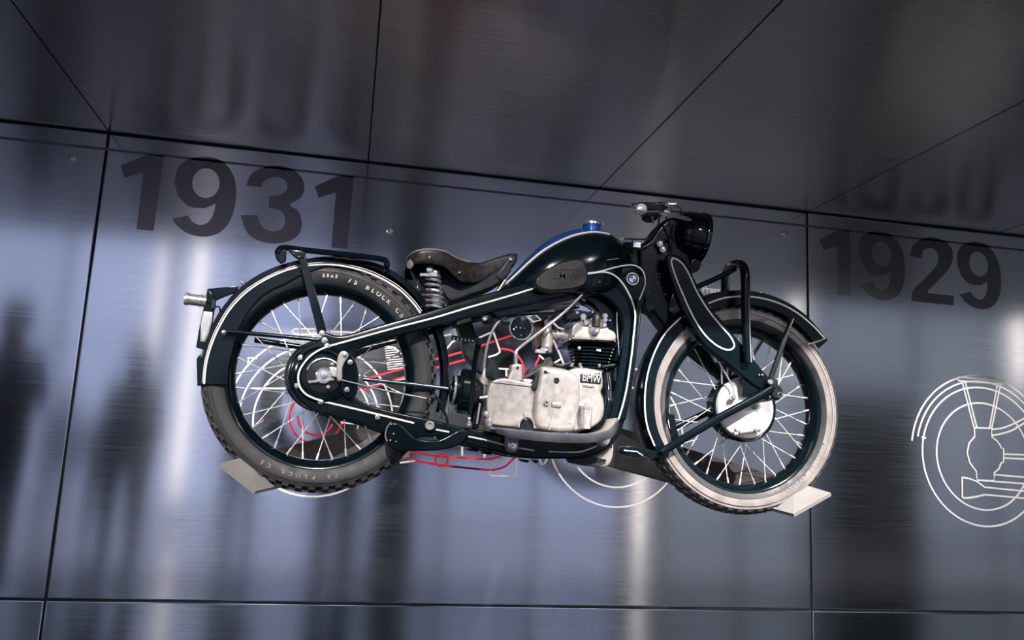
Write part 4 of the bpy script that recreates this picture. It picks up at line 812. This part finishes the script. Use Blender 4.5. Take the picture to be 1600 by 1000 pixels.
# magneto cluster behind the cover
m = MB().plate(smooth(WP([(826, 580), (838, 571), (848, 568), (852, 561), (860, 558), (864, 566), (864, 573), (846, 576), (838, 590), (828, 592)], .05), 3, True), .06); m.tube(smooth(WP([(820, 590), (832, 584), (845, 576)], .06), 4), .006, 8); P_(m, 'ignition_unit', RUBBER, eng)
P_(MB().tube(WP([(818, 595), (830, 596)], .07), .007, 8), 'ignition_terminal', CHROME, eng)
P_(MB().tube(smooth(WP([(868, 570), (880, 571), (892, 566)], .04), 4), .005, 8), 'ignition_lead', DARK, eng)
# horn, tool roll, bracket
hn = P_(MB().lathe(W(814, 513, .05), V((.06, -1, -.03)), [(.0004, -.035), (.02, -.035), (.03, -.012), (.034, -.004), (.036, .004), (.034, .008)], 36), 'horn', BLACK)
P_(MB().lathe(W(813, 513, .05), V((.06, -1, -.03)), [(.034, .004), (.0365, .006), (.037, .011), (.034, .013), (.0325, .009)], 40), 'horn_rim', CHROME, hn)
P_(MB().lathe(W(814, 512.5, .052), V((.06, -1, -.03)), [(.033, .006), (.02, .008), (.0004, .009)], 36), 'horn_face', BLACK, hn)
m = MB()
for x, y, s in ((803, 514.5, .004), (806.5, 511, .003), (813, 512.5, .003), (819.5, 513, .002), (814, 524, .002)): m.ball(W(x, y, .064), s)
P_(m, 'horn_screw', CHROME, hn)
P_(MB().box(W(782, 502, .05), W(798, 509, .03)), 'horn_bracket', BLACK, hn)
m = MB().ball(W(762, 497, .05), .022, 14, (1, 1, .95)).lathe(W(772, 494, .05), V((1, 0, .05)), [(.0004, 0), (.009, 0), (.009, .02), (.0004, .02)], 12); tr = P_(m, 'brake_light_switch', DARK)
P_(MB().lathe(W(757, 497, .07), YAX, [(.009, -.008), (.009, .004), (.006, .006), (.0004, .004)], 14).tube(WP([(779, 478), (780, 490)], .06), .003, 8).ball(W(761, 494, .07), .005), 'switch_fitting', CHROME, tr); P_(MB().ball(W(764, 490, .06), .015), 'switch_cap', BROWN, tr)
P_(MB().plate(WP([(712, 500), (735, 494), (746, 528), (752, 548), (770, 565), (790, 588), (776, 594), (748, 580), (727, 556), (721, 530)], -.02), .05), 'support_plate', DARK)
P_(MB().plate(smooth(WP([(688, 503), (712, 497), (714, 506), (698, 513), (691, 520)], .04), 3, True), .05), 'seat_tube_lug', BLACK)
# pedals, cables
m = MB().bar(W(705, 528, .16), W(748, 534, .16), .011, .014); ped = P_(m, 'brake_pedal', BLACK)
m = MB()
for k in range(6): m.ball(W(709+k*6, 529+k*.8, .175), .0022)
P_(m, 'pedal_stud', CHROME, ped)
P_(MB().tube(smooth(WP([(749, 533, .16), (745, 550, .15), (741, 575, .13), (739, 600, .12), (736, 625, .118), (733, 648, .116)]), 4), [.009]+[.0068]*22, 10).lathe(W(747, 534, .165), YAX, [(.0105, -.012), (.0105, .012), (.0004, .013)], 16), 'pedal_arm', BLACK, ped)
P_(MB().hexnut(W(732.5, 664, .112), .006, .010, V((0, -.4, 1))).ball(W(733, 654, .112), .006), 'pedal_nut', CHROME, ped)
P_(MB().tube(smooth(WP([(756, 578, .06), (758, 558, .06), (762, 538, .06), (770, 516, .06), (782, 500, .06), (798, 490, .06), (830, 487, .05), (870, 482, .05), (900, 480, .04)]), 5), .0042, 8), 'clutch_cable', CABLE)
P_(MB().lathe(W(754, 599, .06), (0.08, 0, 1), [(.0004, -.05), (.008, -.05), (.012, -.02), (.012, -.006), (.015, -.004), (.015, .01), (.010, .016), (.005, .03), (.004, .045)], 20), 'cable_adjuster', ALU)
P_(MB().tube(smooth(WP([(806, 569, .055), (806, 552, .06), (810, 545, .06), (830, 529, .07), (860, 506, .08), (890, 480, .09), (923, 446, .11)]), 5), [.006]*6+[.0048]*25, 10), 'gear_lever', CHROME)
m = MB()
for P in ([(785, 494, .06), (830, 491, .06), (870, 487, .05), (905, 480, .05)], [(850, 478, .05), (862, 490, .05), (856, 500, .05)], [(905, 466, .05), (920, 480, .05), (932, 490, .05)], [(830, 486, .04), (858, 470, .04), (880, 462, .04), (915, 462, .04), (935, 478, .04), (944, 492, .04)]): m.tube(smooth(WP(P), 5), .0032, 8)
P_(m, 'control_cable', DARK)
P_(MB().tube(smooth(WP([(784, 492), (830, 488), (866, 486)], .065), 4), .0028, 8), 'control_cable', CABLE)
# footboard and its brackets, stand spring, sump
fb = []
for x, y in ((766, 667), (790, 669), (820, 672), (850, 675), (880, 677), (910, 677.5), (935, 676), (950, 671), (959, 662), (964, 653)): fb.append((x, y))
top = smooth(WP(fb, .20), 4); L = []
for i, p in enumerate(top):
    t = (top[min(i+1, len(top)-1)]-top[max(i-1, 0)]).normalized(); nn = V((-t.z, 0, t.x))
    if nn.z < 0: nn = -nn
    f = min(1, i/(len(top)*.8)); ht = .010+.016*min(1, i/6)*(1 if i < len(top)-8 else max(0, (len(top)-1-i)/8))
    L.append([p, p-nn*.006, p-nn*ht+V((0, .006, 0)), p-nn*ht+V((0, .012, 0)), p-nn*.004+V((0, .10, 0)), p+V((0, .10, 0))])
P_(MB().loops(L, True), 'footboard', mat('worn_footboard_metal', (.55, .53, .53), .3, 1, noise=20, cvar=.1, rvar=.05), ang=30)
P_(MB().plate(smooth(WP([(792, 672), (810, 674), (811, 690), (811, 700), (806, 706), (796, 706), (791, 700), (790, 688)], .135), 3, True), .02, castprof(.004)), 'footboard_bracket', ALU); P_(MB().hexnut(W(801, 696, .137), .0095, .010, YAX), 'bracket_nut', CHROME)
P_(MB().plate(smooth(WP([(930, 683), (953, 680), (953, 690), (948, 696), (939, 698), (932, 692)], .13), 3, True), .02, castprof(.003)), 'footboard_bracket', ALU); P_(MB().hexnut(W(943.5, 689, .133), .0085, .010, YAX), 'bracket_nut', CHROME)
P_(MB().tube([W(814, 676, .11), W(814, 657, .11)], .004, 8).bar(W(810, 679, .15), W(819, 679, .15), .004, .01), 'clamp_bolt', CHROME)
arc = [W(823+12.5*math.cos(a), 668-18*math.sin(a), .15) for a in [math.pi*k/14 for k in range(15)]]
m = MB(); L = [[p, p+V((0, .05, 0)), p.lerp(W(823, 668, .15), .10)+V((0, .05, 0)), p.lerp(W(823, 668, .15), .10)] for p in arc]; m.loops(L, True); P_(m, 'footrest_clamp', ALUP)
P_(MB().cyl(W(823, 668, .14), W(823, 668, .14)+V((0, .06, 0)), .020, 20), 'footrest_stub', DARK)
P_(MB().ball(W(820, 648, .13), .006), 'clamp_screw', ALUP)
P_(MB().plate(smooth(WP([(918, 716), (940, 708), (955, 694), (959, 697), (958, 712), (953, 725), (945, 730), (925, 729), (905, 723)], .06), 3, True), .13, castprof(.006)), 'sump', ALU)
P_(MB().plate(WP([(885, 716), (930, 713), (950, 719), (915, 727), (890, 723)], .075), .02), 'sump_guard', DARK)
for x0, x1, y in ((812, 828, 717), (832, 842, 718), (730, 750, 700), (752, 770, 705)): P_(MB().plate(WP([(x0, y), (x1, y+2), (x1-3, y+6), (x0+4, y+4)], .05), .03), 'underside_lug', DARK)
P_(MB().plate(smooth(WP([(742, 640), (752, 610), (757, 612), (754, 640), (748, 668), (740, 668)], .06), 3, True), .03).plate(smooth(WP([(735, 610), (747, 590), (752, 600), (742, 640), (736, 660)], .04), 3, True), .03), 'clutch_lever', BLACK)
P_(MB().tube(WP([(745, 662), (750, 630)], .095), .003, 8).tube(WP([(746, 622), (762, 620)], .09), .004, 8), 'clutch_rod', ALUP)
P_(MB().plate(WP([(686, 652), (692, 620), (700, 622), (700, 655)], .02), .02), 'battery_cover', ALU)
# ================================================================== brackets that carry the bike
def bracket(label, quad, f, th=.012):
    """quad: outer-top, outer-bottom (in front of the tyre), wall-bottom, wall-top; the outer part is the lit end, the rest has shade in its colour"""
    a, b, c, d = quad; n = (b-a).cross(d-a).normalized()
    if n.z < 0: n = -n
    ctr = (a+b)/2; t = thing('wall_bracket', label, 'bracket', ctr, 'wall brackets under the wheels')
    e, g = a.lerp(d, f), b.lerp(c, f)
    MB().loops([[a, b, g, e], [p-n*th for p in (a, b, g, e)]], True).build('lit_end', ARM, t, origin=ctr, ang=20)
    MB().loops([[e, g, c, d], [p-n*th for p in (e, g, c, d)]], True).build('arm', SHADEARM, t, origin=ctr, ang=20)
bracket('wall bracket under the rear wheel with shade-coloured arm', (W(345, 723, .11), W(400, 767, .11), PL(640, 714, DW-.001), PL(640, 650, DW-.001)), .12)
bracket('wall bracket under the front wheel with shade-coloured arm', (W(1298, 770, .11), W(1240, 803, .11), PL(925, 719, DW-.001), PL(925, 655, DW-.001)), .12)
